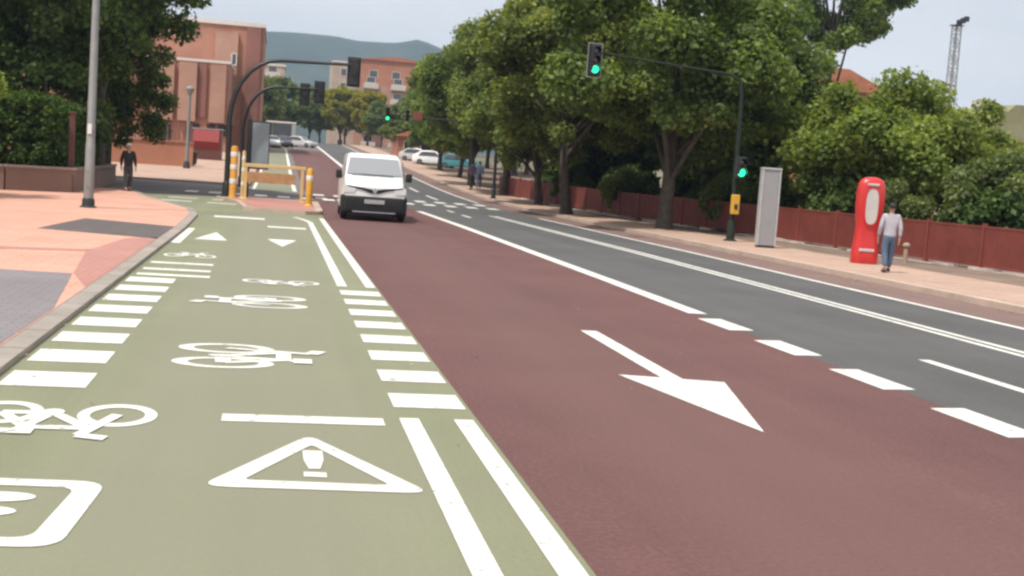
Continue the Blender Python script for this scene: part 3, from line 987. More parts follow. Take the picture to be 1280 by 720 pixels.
# lamp post on the left
lp = thing('lamp_post', 'tall grey steel lamp post on the peach pavement in front of the hedge', 'lamp post', (-4.64, 32.9, 0.055))
b = MB(); b.tube([(0, 0, 0), (0, 0, 1.6), (0, 0, 1.62), (0, 0, 9.0)], [0.125, 0.118, 0.108, 0.065], 12); b.build('pole', M['galv'], lp, True)
b = MB(); b.lathe([(0.0, 0.0), (0.21, 0.0), (0.21, 0.02), (0.16, 0.05), (0.15, 0.20), (0.127, 0.24)], n=16); b.build('base_collar', M['darkmetal'], lp, True)
b = MB(); b.box(-0.06, 0.06, -0.128, -0.112, 0.5, 0.95, bev=0.005); b.build('service_door', M['galv'], lp)
b = MB(); b.box(-0.07, 0.03, -0.127, -0.11, 1.85, 2.1, bev=0.003); b.build('sticker', M['white'], lp)
b = MB(); b.tube([(0, 0, 8.9), (0.15, 0, 9.3), (0.6, 0, 9.6), (1.6, 0, 9.75)], [0.06, 0.055, 0.05, 0.045], 10); b.build('arm', M['galv'], lp, True)
b = MB(); b.loft([[(1.5 + t * 0.75, math.cos(a) * wv, 9.75 + math.sin(a) * 0.08) for a in [k * math.pi / 6 for k in range(12)]] for t, wv in ((0, 0.06), (0.25, 0.16), (0.7, 0.17), (1, 0.07))]); b.build('lamp_head', M['galv'], lp, True)

def signal_head(parent, x, y, z, face=-1, lit=2, n=3, board=False, name='signal_head', w=0.30, step=0.30):
    """traffic light head with n lenses, centre top at z; face -1 looks along -y"""
    hgt = n * step + 0.06
    b = MB()
    b.box(x - w / 2, x + w / 2, y - 0.11, y + 0.11, z - hgt, z, bev=0.025)
    hd = b.build(name, M['darkmetal'], parent)
    for k in range(n):
        zc = z - 0.03 - step * (k + 0.5)
        b = MB()
        r_ = step * 0.40
        b.loft([[(x + rr * math.cos(a), y + face * (0.112 + dy), zc + rr * math.sin(a)) for a in [j * math.pi / 9 for j in range(18)]] for rr, dy in ((r_, 0.0), (r_ * 0.8, 0.018), (r_ * 0.35, 0.028))])
        b.build('lens', M['lens_green'] if k == lit else M['lens_off'], hd, True)
        b = MB()   # visor: upper half tube
        rings = []
        for dy in (0.11, 0.30):
            rings.append([(x + (r_ + 0.015) * math.cos(a), y + face * dy, zc + (r_ + 0.015) * math.sin(a)) for a in [R(-20) + j * R(220) / 12 for j in range(13)]] +
                         [(x + (r_ + 0.003) * math.cos(a), y + face * dy, zc + (r_ + 0.003) * math.sin(a)) for a in [R(-20) + j * R(220) / 12 for j in range(12, -1, -1)]])
        b.loft(rings)
        b.build('visor', M['darkmetal'], hd)
    if board:
        b = MB()
        b.box(x - w / 2 - 0.08, x + w / 2 + 0.08, y - face * 0.02 - 0.012, y - face * 0.02 + 0.012, z - hgt - 0.06, z + 0.06, bev=0.01)
        bb = b.build('backboard', M['darkmetal'], hd)
        b = MB()
        x0, x1, z0, z1 = x - w / 2 - 0.08, x + w / 2 + 0.08, z - hgt - 0.06, z + 0.06
        e = 0.022
        yq0, yq1 = sorted((y - face * 0.02 + face * 0.0135, y - face * 0.02 + face * 0.018))
        for a in ((x0, x1, z1 - e, z1), (x0, x1, z0, z0 + e), (x0, x0 + e, z0 + e, z1 - e), (x1 - e, x1, z0 + e, z1 - e)):
            b.box(a[0], a[1], yq0, yq1, a[2], a[3])
        b.build('pale_edge', M['whiteborder'], hd)
    return hd

# right-hand traffic light: pole, long arm over the road, low repeater, yellow push box
tl = thing('traffic_light', 'right-hand traffic light with long arm over the road and yellow push-button box', 'traffic light', (13.32, 35.0, 0.115))
b = MB(); b.tube([(0, 0, 0), (0, 0, 2.5), (-0.02, 0, 4.3), (-0.12, 0, 4.72), (-0.45, 0, 4.88), (-1.25, 0, 4.93), (-4.40, 0, 5.16)], [0.075, 0.07, 0.055, 0.045, 0.04, 0.036, 0.026], 12); b.build('mast', M['signal_green_paint'], tl, True)
b = MB(); b.lathe([(0.0, 0), (0.20, 0), (0.20, 0.03), (0.125, 0.06), (0.115, 0.55), (0.088, 0.60)], n=14); b.build('base_collar', M['signal_green_paint'], tl, True)
signal_head(tl, -4.55, -0.02, 5.36, -1, 2, 3, True, w=0.27, step=0.265)
b = MB(); b.box(-4.62, -4.48, 0.10, 0.20, 4.9, 5.2); b.build('bracket', M['darkmetal'], tl)
signal_head(tl, 0.05, -0.22, 2.50, -1, 1, 2, False, 'low_signal_head', 0.30, 0.29)
b = MB(); b.box(-0.12, 0.12, -0.24, -0.08, 0.80, 1.38, bev=0.03)
pb_ = b.build('push_button_box', M['yellow'], tl)
b = MB(); b.box(-0.05, 0.05, -0.262, -0.243, 0.95, 1.1, bev=0.008); b.build('button_plate', M['darkmetal'], pb_)

# left masts with arched arms over the road
def left_mast(loc, label, htop, reach, bendx, heads, group):
    t = thing('traffic_light', label, 'traffic light', loc, 0, group)
    pts = [(0, 0, 0), (0, 0, 1.5), (-0.02, 0, 2.8)]
    for k in range(1, 8):
        a = k / 7 * math.pi / 2
        pts.append((bendx * (1 - math.cos(a)), 0, 2.8 + (htop - 2.8) * math.sin(a)))
    pts.append((reach, 0, htop + 0.06))
    b = MB(); b.tube(pts, [0.11, 0.10, 0.095] + [0.09 - 0.004 * k for k in range(7)] + [0.045], 12)
    b.build('mast', M['darkmetal'], t, True)
    b = MB(); b.lathe([(0.0, 0), (0.22, 0), (0.22, 0.03), (0.15, 0.06), (0.14, 0.5), (0.112, 0.55)], n=14); b.build('base_collar', M['darkmetal'], t, True)
    for (hx, hz, w_) in heads:
        signal_head(t, hx, 0.10, hz, 1, -1, 3, True, w=w_)
        b = MB(); b.box(hx - 0.05, hx + 0.05, -0.08, -0.012, hz - 0.62, hz - 0.38); b.build('bracket', M['darkmetal'], t)
    return t
left_mast((-1.75, 46.0, 0.11), 'nearer dark arched signal mast reaching over the road above the white van', 5.0, 4.2, 1.7, [(4.32, 5.30, 0.32)], 'arched signal masts')
left_mast((-1.7, 62.0, tz(62) + 0.0), 'farther dark arched signal mast with two signal heads seen from behind', 4.95, 3.45, 1.5, [(2.85, 5.20, 0.32), (3.55, 5.36, 0.36)], 'arched signal masts')
# far right traffic lights
tf = thing('traffic_light', 'traffic light past the junction with a small red board on its arm', 'traffic light', (11.5, 66, tz(66) + 0.115))
b = MB(); b.tube([(0, 0, 0), (0, 0, 3.2), (-0.1, 0, 3.75), (-0.5, 0, 3.95), (-5.85, 0, 4.05)], [0.09, 0.08, 0.07, 0.06, 0.035], 10); b.build('mast', M['darkmetal'], tf, True)
b = MB(); b.lathe([(0.0, 0), (0.20, 0), (0.2, 0.03), (0.12, 0.06), (0.12, 0.5), (0.09, 0.55)], n=12); b.build('base_collar', M['darkmetal'], tf, True)
signal_head(tf, -5.94, -0.02, 4.42, -1, 2, 3, False, w=0.24, step=0.22)
signal_head(tf, -4.9, -0.05, 4.36, -1, -1, 3, False, w=0.2, step=0.18)
M['signred'] = mat_plain('dull_red_board', (0.22, 0.07, 0.05), 0.6)
b = MB(); b.box(-4.6, -4.1, -0.12, -0.08, 3.85, 4.3, bev=0.01); b.build('red_board', M['signred'], tf)
signal_head(tf, 0.0, -0.20, 2.4, 1, -1, 2, False, 'low_signal_head', 0.24, 0.22)

# grey metal pillar
M['pillar'] = mat_plain('pillar_grey', (0.30, 0.30, 0.31), 0.45, 0.15, var=0.06, scale=2)
M['pillar_edge'] = mat_plain('pillar_edge_metal', (0.48, 0.48, 0.48), 0.4, 0.3)
gpil = thing('display_pillar', 'tall plain grey metal pillar on the pavement beside the traffic light', 'pillar', (13.27, 32.2, 0.115), R(-6))
gpil.scale = (0.88, 1, 0.95)
b = MB(); b.box(-0.24, 0.24, -0.11, 0.11, 0.06, 2.24, bev=0.012); b.build('body', M['pillar'], gpil)
b = MB(); b.box(0.243, 0.30, -0.13, 0.13, 0.06, 2.24, bev=0.01); b.box(-0.30, -0.243, -0.13, 0.13, 0.06, 2.24, bev=0.01); b.build('edge_trim', M['pillar_edge'], gpil)
b = MB(); b.box(-0.31, 0.31, -0.14, 0.14, 2.243, 2.30, bev=0.012); b.build('cap', M['pillar_edge'], gpil)
b = MB(); b.box(-0.27, 0.27, -0.12, 0.12, 0.0, 0.058); b.build('plinth', M['darkmetal'], gpil)

# red rounded booth
M['booth_red'] = mat_plain('booth_red', (0.52, 0.022, 0.020), 0.35, var=0.08, coat=0.3)
M['booth_panel'] = mat_plain('booth_panel', (0.48, 0.46, 0.44), 0.4, var=0.1, scale=6)
bo = thing('phone_booth', 'red rounded booth with an oval pale panel standing on the right pavement', 'booth', (13.76, 27.3, 0.115), R(-14))
bo.scale = (0.88, 0.9, 0.97)
def sup(hw, hd, n=28, p=3.0):
    res = []
    for k in range(n):
        a = k * 2 * math.pi / n
        c, s_ = math.cos(a), math.sin(a)
        res.append((hw * math.copysign(abs(c) ** (2 / p), c), hd * math.copysign(abs(s_) ** (2 / p), s_)))
    return res
prof = [(0.0, 0.34, 0.24, 0), (0.05, 0.36, 0.26, 0), (0.25, 0.355, 0.255, 0), (0.45, 0.33, 0.23, 0), (0.75, 0.295, 0.205, 0.0), (0.95, 0.31, 0.21, 0.02), (1.15, 0.35, 0.23, 0.03),
        (1.45, 0.375, 0.24, 0.03), (1.75, 0.375, 0.24, 0.03), (1.92, 0.35, 0.225, 0.03), (2.03, 0.30, 0.19, 0.03), (2.09, 0.19, 0.13, 0.03), (2.11, 0.06, 0.05, 0.03)]
b = MB(); b.loft([[(x + ox, y, z) for x, y in sup(hw, hd)] for z, hw, hd, ox in prof]); b.build('shell', M['booth_red'], bo, True)
pp = [(0.03 + 0.165 * math.copysign(abs(math.cos(t)) ** 0.7, math.cos(t)), 1.40 + 0.43 * math.copysign(abs(math.sin(t)) ** 0.7, math.sin(t))) for t in [k * math.pi / 16 for k in range(32)]]
b = MB(); b.prism(pp, 'y', -0.262, -0.225); b.build('panel', M['booth_panel'], bo)
po_ = [(0.03 + (x - 0.03) * 1.15, 1.40 + (z - 1.40) * 1.08) for x, z in pp]
b = MB()
n_ = len(pp)
b.add([(x, -0.270, z) for x, z in po_] + [(x, -0.270, z) for x, z in pp] + [(x, -0.20, z) for x, z in po_], [(k, (k + 1) % n_, n_ + (k + 1) % n_, n_ + k) for k in range(n_)] + [(k, 2 * n_ + k, 2 * n_ + (k + 1) % n_, (k + 1) % n_) for k in range(n_)])
b.build('panel_rim', M['booth_red'], bo)
b = MB(); b.box(-0.12, 0.18, -0.262, -0.20, 1.895, 1.955, bev=0.01); b.build('name_plate', M['booth_panel'], bo)
b = MB(); b.box(-0.20, 0.20, -0.275, -0.22, 0.30, 0.37, bev=0.012); b.build('highlight_bar', M['booth_panel'], bo)  # pale bar standing in for a highlight on the red base

# small pale post by the fence
M['palepost'] = mat_plain('pale_post', (0.34, 0.25, 0.17), 0.8)
bp_ = thing('bollard', 'small pale post with a round top between the fence and the walking man', 'bollard', (15.75, 29.0, 0.09))
bp_.scale = (0.8, 0.8, 0.62)
b = MB(); b.lathe([(0.0, 0), (0.075, 0), (0.07, 0.5), (0.065, 0.62)], n=12); b.build('post', M['palepost'], bp_, True)
b = MB(); b.ball((0, 0, 0.72), 0.12, 12); b.build('round_top', M['palepost'], bp_, True)

# lattice floodlight mast
M['lattice'] = mat_plain('lattice_grey', (0.28, 0.28, 0.28), 0.5, 0.3)
lt = thing('lattice_mast', 'tall grey lattice mast with floodlights against the sky', 'mast', (57.0, 100, tz(100)), 0.4)
b = MB()
Hm, hw = 15.9, 0.34
for sx in (-1, 1):
    for sy in (-1, 1): b.tube([(sx * hw, sy * hw, 0), (sx * hw * 0.8, sy * hw * 0.8, Hm)], 0.055, 6)
nseg = 22
for k in range(nseg):
    z0, z1 = Hm * k / nseg, Hm * (k + 1) / nseg
    q = hw * (1 - 0.2 * k / nseg)
    for p1, p2 in (((-q, -q), (q, -q)), ((q, -q), (q, q)), ((q, q), (-q, q)), ((-q, q), (-q, -q))):
        if k % 2: p1, p2 = p2, p1
        b.tube([(*p1, z0), (*p2, z1)], 0.03, 5)
        b.tube([(*p1, z1), (*p2, z1)], 0.025, 5)
b.build('lattice', M['lattice'], lt)
b = MB(); b.box(-0.5, 0.5, -0.4, 0.4, Hm, Hm + 0.06); b.build('platform', M['darkmetal'], lt)
for k in range(3):
    b = MB(); b.box(0.1 + k * 0.45, 0.48 + k * 0.45, -0.2, 0.2, Hm + 0.12 + k * 0.2, Hm + 0.55 + k * 0.2, bev=0.05); b.tube([(0.0, 0, Hm + 0.03), (0.3 + k * 0.45, 0, Hm + 0.35 + k * 0.2)], 0.04, 6); b.build('floodlight', M['darkmetal'], lt)

# island furniture
M['cream'] = mat_plain('cream_rail', (0.60, 0.42, 0.18), 0.6)
ob_ = thing('bollard', 'tall orange post with pale bands at the left end of the traffic island', 'bollard', (-1.5, 45.3, 0.114))
b = MB(); b.lathe([(0.0, 0), (0.16, 0), (0.15, 0.05), (0.13, 0.08), (0.13, 1.75), (0.10, 1.82), (0.0, 1.84)], n=16); b.build('post', M['orange'], ob_, True)
for z in (0.5, 1.0, 1.45):
    b = MB(); b.lathe([(0.133, z), (0.136, z + 0.01), (0.136, z + 0.16), (0.133, z + 0.17)], n=16); b.build('pale_band', M['white'], ob_, True)
yp = thing('bollard', 'slim pale yellow post just right of the tall orange post on the island', 'bollard', (-1.16, 45.0, 0.114))
b = MB(); b.lathe([(0.0, 0), (0.10, 0), (0.09, 0.04), (0.065, 0.06), (0.06, 1.62), (0.04, 1.68), (0.0, 1.69)], n=14); b.build('post', M['cream'], yp, True)
for z in (0.45, 0.95, 1.35):
    b = MB(); b.lathe([(0.063, z), (0.066, z + 0.01), (0.066, z + 0.12), (0.063, z + 0.13)], n=14); b.build('pale_band', M['white'], yp, True)
yb = thing('bollard', 'yellow bollard at the right end of the traffic island nearest the van', 'bollard', (1.08, 41.6, 0.114))
b = MB(); b.lathe([(0.0, 0), (0.15, 0), (0.14, 0.04), (0.11, 0.07), (0.11, 1.16), (0.08, 1.24), (0.0, 1.26)], n=16); b.build('post', M['yellow'], yb, True)
b = MB(); b.lathe([(0.113, 0.85), (0.116, 0.86), (0.116, 1.0), (0.113, 1.01)], n=16); b.build('pale_band', M['white'], yb, True)
M['tan'] = mat_plain('tan_board', (0.40, 0.22, 0.10), 0.7, var=0.2)
ba = thing('barrier', 'low tan barrier with cream rails across the traffic island', 'barrier', (-0.1, 44.0, 0.114), 0.0)
b = MB(); b.box(-1.0, 1.1, -0.05, 0.05, 1.14, 1.26, bev=0.015); b.build('rail', M['cream'], ba)
b = MB(); b.box(-0.95, 0.75, -0.03, 0.03, 0.62, 0.98, bev=0.01); b.build('board', M['tan'], ba)
for x in (-0.95, 0.98):
    b = MB(); b.box(x - 0.05, x + 0.05, -0.045, 0.045, 0.0, 1.135); b.box(x - 0.1, x + 0.1, -0.3, 0.3, 0.0, 0.05); b.build('leg', M['cream'], ba)
M['adglass'] = mat_plain('blue_grey_panel', (0.23, 0.27, 0.285), 0.25, var=0.12, scale=1.5)
ad = thing('information_panel', 'blue-grey information panel on a dark post behind the island', 'sign', (-1.05, 46.6, 0.114), 0.12)
b = MB(); b.box(-0.08, 0.06, -0.06, 0.06, 0, 2.85, bev=0.012); b.build('post', M['darkmetal'], ad)
b = MB(); b.box(0.065, 0.74, -0.045, 0.045, 1.05, 2.80, bev=0.012); fr = b.build('frame', M['darkmetal'], ad)
b = MB(); b.box(0.10, 0.705, -0.054, -0.047, 1.10, 2.75); b.build('face', M['adglass'], ad)

# ------------------------------------------------------------------ vehicles
M['van_white'] = mat_plain('van_white', (0.78, 0.78, 0.77), 0.28, var=0.03, coat=0.5)
M['bumper'] = mat_plain('black_bumper', (0.009, 0.0085, 0.010), 0.75, var=0.2)
M['glass'] = mat_glass('car_glass')
M['screen'] = mat_glass('windscreen_glare', (0.24, 0.25, 0.26), 0.16)  # pale grey base stands in for glare on the glass
M['tyre'] = mat_plain('tyre', (0.018, 0.018, 0.018), 0.85)
M['rim'] = mat_plain('rim', (0.35, 0.35, 0.36), 0.35, 0.7)
M['headlight'] = mat_plain('headlight', (0.66, 0.66, 0.66), 0.12, var=0.1, coat=0.6)
M['plate'] = mat_plain('number_plate', (0.34, 0.33, 0.32), 0.5)
M['chrome'] = mat_plain('chrome', (0.6, 0.6, 0.6), 0.2, 0.9)

def ring_section(y, zb, zt, wb, wt, rt=0.12, rb=0.06, n=5):
    """closed cross-section (x,z) of a vehicle body: widths at belt and roof, rounded corners"""
    pts = []
    zm = zb + (zt - zb) * 0.45
    def arc(cx, cz, r, a0, a1):
        for k in range(n + 1):
            a = a0 + (a1 - a0) * k / n
            pts.append((cx + r * math.cos(a), y, cz + r * math.sin(a)))
    arc(wb - rb, zb + rb, rb, -math.pi / 2, 0)
    pts.append((wb, y, zm))
    arc(wt - rt, zt - rt, rt, R(8), math.pi / 2)
    m_ = [(-x, yy, z) for x, yy, z in reversed(pts)]
    return pts + m_

def wheel(parent, x, y, r, w, side):
    b = MB()
    prof = [(r * 0.62, -w / 2), (r * 0.9, -w / 2), (r, -w / 2 + 0.03), (r, w / 2 - 0.03), (r * 0.9, w / 2), (r * 0.62, w / 2)]
    b.loft([[(x + z, y + rr * math.cos(a), r + rr * math.sin(a)) for a in [k * math.pi / 12 for k in range(24)]] for rr, z in prof])
    t = b.build('wheel', M['tyre'], parent, True)
    b = MB()
    b.loft([[(x + side * (w / 2 - 0.02 + dz), y + rr * math.cos(a), r + rr * math.sin(a)) for a in [k * math.pi / 12 for k in range(24)]] for rr, dz in ((r * 0.62, 0.0), (r * 0.55, 0.024), (r * 0.2, 0.012), (r * 0.1, 0.03))])
    b.build('rim', M['rim'], t, True)

def build_van():
    v = thing('van', 'white delivery van with black bumper driving towards the camera in the red lane', 'van', (2.80, 35.9, 0.004), R(-1.5))
    st = [(0.02, 0.44, 0.98, 0.86, 0.78, 0.10), (0.14, 0.34, 1.05, 0.91, 0.83, 0.10), (0.45, 0.30, 1.14, 0.935, 0.86, 0.10), (0.78, 0.28, 1.21, 0.945, 0.875, 0.10),
          (0.90, 0.28, 1.265, 0.945, 0.875, 0.11), (1.23, 0.28, 1.545, 0.95, 0.84, 0.12), (1.56, 0.28, 1.825, 0.95, 0.81, 0.13), (1.75, 0.28, 1.91, 0.95, 0.79, 0.15), (2.2, 0.28, 1.95, 0.95, 0.79, 0.15), (4.6, 0.28, 1.95, 0.95, 0.80, 0.15), (4.78, 0.34, 1.90, 0.93, 0.78, 0.13)]
    b = MB()
    b.loft([ring_section(y, zb, zt, wb, wt, rt) for y, zb, zt, wb, wt, rt in st])
    b.build('body', M['van_white'], v, True, 50)
    # windscreen, slightly proud of the sloping front
    b = MB()
    rows = []
    for t in (0, 0.33, 0.66, 1):
        y = 0.95 + t * 0.57
        z = 1.307 + t * 0.484
        hw = 0.81 - t * 0.09
        rows.append([(hw * s_, y - 0.035 + 0.012 * s_ * s_, z + 0.03 - 0.012 * s_ * s_) for s_ in (-1, -0.66, -0.33, 0, 0.33, 0.66, 1)])
    n7 = 7
    b.add([p for r_ in rows for p in r_], [(j * n7 + i, j * n7 + i + 1, (j + 1) * n7 + i + 1, (j + 1) * n7 + i) for j in range(3) for i in range(6)])
    ws = b.build('windscreen', M['screen'], v, True, 180)
    for x in (-0.35, 0.25):
        b = MB(); b.tube([(x - 0.3, 0.87, 1.295), (x, 0.90, 1.33), (x + 0.30, 0.90, 1.315)], 0.012, 5); b.build('wiper', M['bumper'], ws)
    # bumper: black lower front
    b = MB()
    b.loft([ring_section(y, zb, zt, w_, w_, 0.06, 0.07) for y, zb, zt, w_ in ((-0.03, 0.30, 0.66, 0.80), (0.0, 0.22, 0.70, 0.885), (0.10, 0.18, 0.73, 0.945), (0.46, 0.18, 0.72, 0.965), (0.50, 0.20, 0.70, 0.95))])
    bmp = b.build('bumper', M['bumper'], v, True, 50)
    b = MB(); b.box(-0.62, 0.62, -0.045, 0.02, 0.235, 0.275, bev=0.01); b.build('skid_strip', M['rim'], bmp)
    b = MB(); b.box(-0.29, 0.29, -0.052, -0.028, 0.50, 0.62, bev=0.006); b.build('number_plate', M['plate'], bmp)
    for s_ in (-1, 1):
        b = MB(); b.loft([[(s_ * 0.70 + 0.07 * math.cos(a), -0.022 - d, 0.38 + 0.05 * math.sin(a)) for a in [k * math.pi / 8 for k in range(16)]] for d in (-0.05, 0.006)]); b.build('fog_lamp', M['headlight'], bmp)
    # grille band: dark shallow V under the bonnet
    b = MB()
    g = [(-0.80, 1.005), (-0.30, 0.945), (0, 0.90), (0.30, 0.945), (0.80, 1.005), (0.80, 0.975), (0.34, 0.88), (0.12, 0.80), (-0.12, 0.80), (-0.34, 0.88), (-0.80, 0.975)]
    b.prism(g, 'y', -0.004, 0.10); b.build('grille', M['bumper'], v)
    b = MB(); b.prism([(-0.07, 0.875), (0, 0.96), (0.07, 0.875), (0, 0.79)], 'y', -0.022, -0.006); b.build('emblem', M['chrome'], v)
    for s_ in (-1, 1):
        b = MB()
        hp = [(s_ * 0.52, 0.93), (s_ * 0.83, 1.0), (s_ * 0.895, 0.98), (s_ * 0.89, 0.80), (s_ * 0.60, 0.80)]
        b.prism(hp, 'y', 0.0, 0.14); b.build('headlight', M['headlight'], v)
        b = MB(); b.box(s_ * 1.03 - 0.09, s_ * 1.03 + 0.09, 0.93, 1.05, 1.17, 1.42, bev=0.035); b.tube([(s_ * 0.93, 1.02, 1.22), (s_ * 1.0, 1.0, 1.25)], 0.03, 6); b.build('mirror', M['bumper'], v, True)
        b = MB(); b.add([(s_ * 0.945, 1.15, 1.28), (s_ * 0.935, 2.1, 1.28), (s_ * 0.862, 2.1, 1.74), (s_ * 0.862, 1.62, 1.74)], [(0, 1, 2, 3)])
        b.v = [(x + s_ * 0.012, y, z) for x, y, z in b.v]; b.build('side_window', M['glass'], v)
        for y in (0.85, 3.75): wheel(v, s_ * 0.84, y, 0.33, 0.21, s_)
    return v
build_van()

def build_car(name, label, loc, rz, paint, group, length=4.2, small=False):
    c = thing(name, label, 'car', loc, rz, group)
    L = length
    st = [(0.0, 0.34, 0.62, 0.70, 0.66, 0.08), (0.12, 0.24, 0.74, 0.82, 0.76, 0.10), (0.9, 0.20, 0.86, 0.87, 0.80, 0.10), (1.15, 0.20, 0.93, 0.87, 0.78, 0.10), (1.85, 0.20, 1.38, 0.87, 0.60, 0.12),
          (2.4, 0.20, 1.45, 0.87, 0.59, 0.13), (3.3, 0.20, 1.40, 0.87, 0.59, 0.13), (L - 0.25, 0.22, 1.02, 0.86, 0.66, 0.12), (L - 0.05, 0.26, 0.92, 0.84, 0.70, 0.10), (L, 0.36, 0.72, 0.76, 0.70, 0.08)]
    b = MB(); b.loft([ring_section(y, zb, zt, wb, wt, rt) for y, zb, zt, wb, wt, rt in st]); b.build('body', paint, c, True, 50)
    b = MB(); b.add([(-0.68, 1.20, 0.98), (0.68, 1.20, 0.98), (0.52, 1.80, 1.375), (-0.52, 1.80, 1.375)], [(0, 1, 2, 3)]); b.v = [(x, y - 0.03, z + 0.02) for x, y, z in b.v]; b.build('windscreen', M['glass'], c)
    b = MB(); b.add([(-0.56, 3.38, 1.37), (0.56, 3.38, 1.37), (0.62, L - 0.30, 1.06), (-0.62, L - 0.30, 1.06)], [(0, 1, 2, 3)]); b.v = [(x, y + 0.03, z + 0.02) for x, y, z in b.v]; b.build('rear_window', M['glass'], c)
    for s_ in (-1, 1):
        b = MB(); b.add([(s_ * 0.845, 1.45, 0.94), (s_ * 0.845, 3.6, 0.94), (s_ * 0.70, 3.2, 1.30), (s_ * 0.70, 1.95, 1.30)], [(0, 1, 2, 3)]); b.v = [(x + s_ * 0.025, y, z) for x, y, z in b.v]; b.build('side_window', M['glass'], c)
        b = MB(); b.box(s_ * 0.62 - 0.14, s_ * 0.62 + 0.14, -0.01, 0.14, 0.56, 0.69, bev=0.03); b.build('headlight', M['headlight'], c)
        for y in (0.75, L - 0.8): wheel(c, s_ * 0.78, y, 0.30, 0.19, s_)
    return c
M['car_silver'] = mat_plain('car_silver', (0.50, 0.48, 0.47), 0.3, 0.2, coat=0.4)
M['car_white'] = mat_plain('car_white', (0.72, 0.72, 0.71), 0.3, coat=0.4)
M['car_teal'] = mat_plain('car_teal', (0.04, 0.20, 0.22), 0.3, coat=0.4)
M['car_dark'] = mat_plain('car_dark', (0.05, 0.05, 0.055), 0.3, coat=0.4)
GCAR = 'cars far up the road'
build_car('car', 'silver car standing across the lane far up the road left of the van roof', (4.6, 163, tz(163)), R(55), M['car_silver'], GCAR)
build_car('car', 'small white car far up the road by the bus shelter', (-0.5, 152, tz(152)), R(4), M['car_white'], GCAR)
build_car('car', 'dark car far up the road between the small white car and silver car', (1.1, 157, tz(157)), R(12), M['car_dark'], GCAR)
GPK = 'cars parked past the red fence'
build_car('parked_car', 'white car parked between the teal and silver cars past the red fence', (17.2, 122, tz(122) + 0.09), R(75), M['car_white'], GPK)
build_car('parked_car', 'teal car parked nearest of the three cars past the red fence', (18.9, 116, tz(116) + 0.09), R(60), M['car_teal'], GPK)
build_car('parked_car', 'pale silver car parked farthest of the three cars past the red fence', (16.6, 131, tz(131) + 0.09), R(62), M['car_silver'], GPK)

# ------------------------------------------------------------------ bus shelter far up the road
sh = thing('bus_shelter', 'pale-roofed bus shelter far up the left side of the road', 'bus shelter', (-0.3, 176, tz(176) + 0.08))
M['shelter'] = mat_plain('shelter_metal', (0.36, 0.37, 0.34), 0.5)
b = MB(); b.box(-2.6, 2.6, -0.9, 0.9, 2.75, 2.95, bev=0.03); b.build('roof', M['white'], sh)
b = MB(); b.box(-2.4, 2.0, 0.7, 0.74, 0.2, 2.7); b.build('back_panel', M['glass'], sh)
b = MB(); b.box(2.05, 2.55, -0.85, 0.85, 0, 2.745, bev=0.02); b.build('end_panel', M['shelter'], sh)
for x in (-2.45, -0.6):
    b = MB(); b.box(x - 0.05, x + 0.05, 0.55, 0.65, 0, 2.745); b.build('post', M['shelter'], sh)
b = MB(); b.box(-2.0, 1.6, 0.1, 0.45, 0.42, 0.47); b.box(-1.8, -1.7, 0.2, 0.4, 0, 0.415); b.box(1.3, 1.4, 0.2, 0.4, 0, 0.415); b.build('bench', M['shelter'], sh)

# ------------------------------------------------------------------ buildings
M['brick_a'] = mat_brick('rose_brick', (0.40, 0.180, 0.118), (0.355, 0.155, 0.102), (0.38, 0.22, 0.17), 3.5)
M['brick_b'] = mat_brick('pale_rose_brick', (0.39, 0.215, 0.155), (0.36, 0.195, 0.14), (0.4, 0.26, 0.2), 3.5)
M['brick_d'] = mat_brick('deep_brick', (0.25, 0.10, 0.08), (0.22, 0.09, 0.07), (0.25, 0.15, 0.12), 3.5)
M['brick_o'] = mat_brick('orange_brick', (0.42, 0.17, 0.095), (0.38, 0.15, 0.085), (0.38, 0.22, 0.16), 3.5)
M['render_tan'] = mat_plain('tan_render', (0.42, 0.33, 0.26), 0.9, var=0.1, scale=0.4)
M['render_pale'] = mat_plain('pale_render', (0.52, 0.47, 0.42), 0.9, var=0.1, scale=0.4)
M['parapet'] = mat_plain('parapet', (0.62, 0.57, 0.52), 0.85, var=0.08)
M['window'] = mat_glass('window_glass', (0.03, 0.035, 0.04), 0.1)
M['darkdoor'] = mat_plain('dark_opening', (0.03, 0.026, 0.025), 0.8)
M['roof_tile'] = mat_plain('roof_tile', (0.40, 0.15, 0.085), 0.85, var=0.2, scale=1.5)

def window(parent, x0, x1, y, z0, z1, face=-1, mat=None):
    b = MB()
    e = 0.09
    y0, y1 = sorted((y + face * 0.005, y + face * 0.07))
    for a in ((x0, x1, z1 - e, z1), (x0, x1, z0, z0 + e), (x0, x0 + e, z0 + e + .002, z1 - e - .002), (x1 - e, x1, z0 + e + .002, z1 - e - .002)):
        b.box(a[0], a[1], y0, y1, a[2], a[3])
    f = b.build('window', mat or M['parapet'], parent)
    b = MB(); ya, yb_ = sorted((y + face * 0.006, y + face * 0.03))
    b.box(x0 + e, x1 - e, ya, yb_, z0 + e, z1 - e); b.build('pane', M['window'], f)
    return f

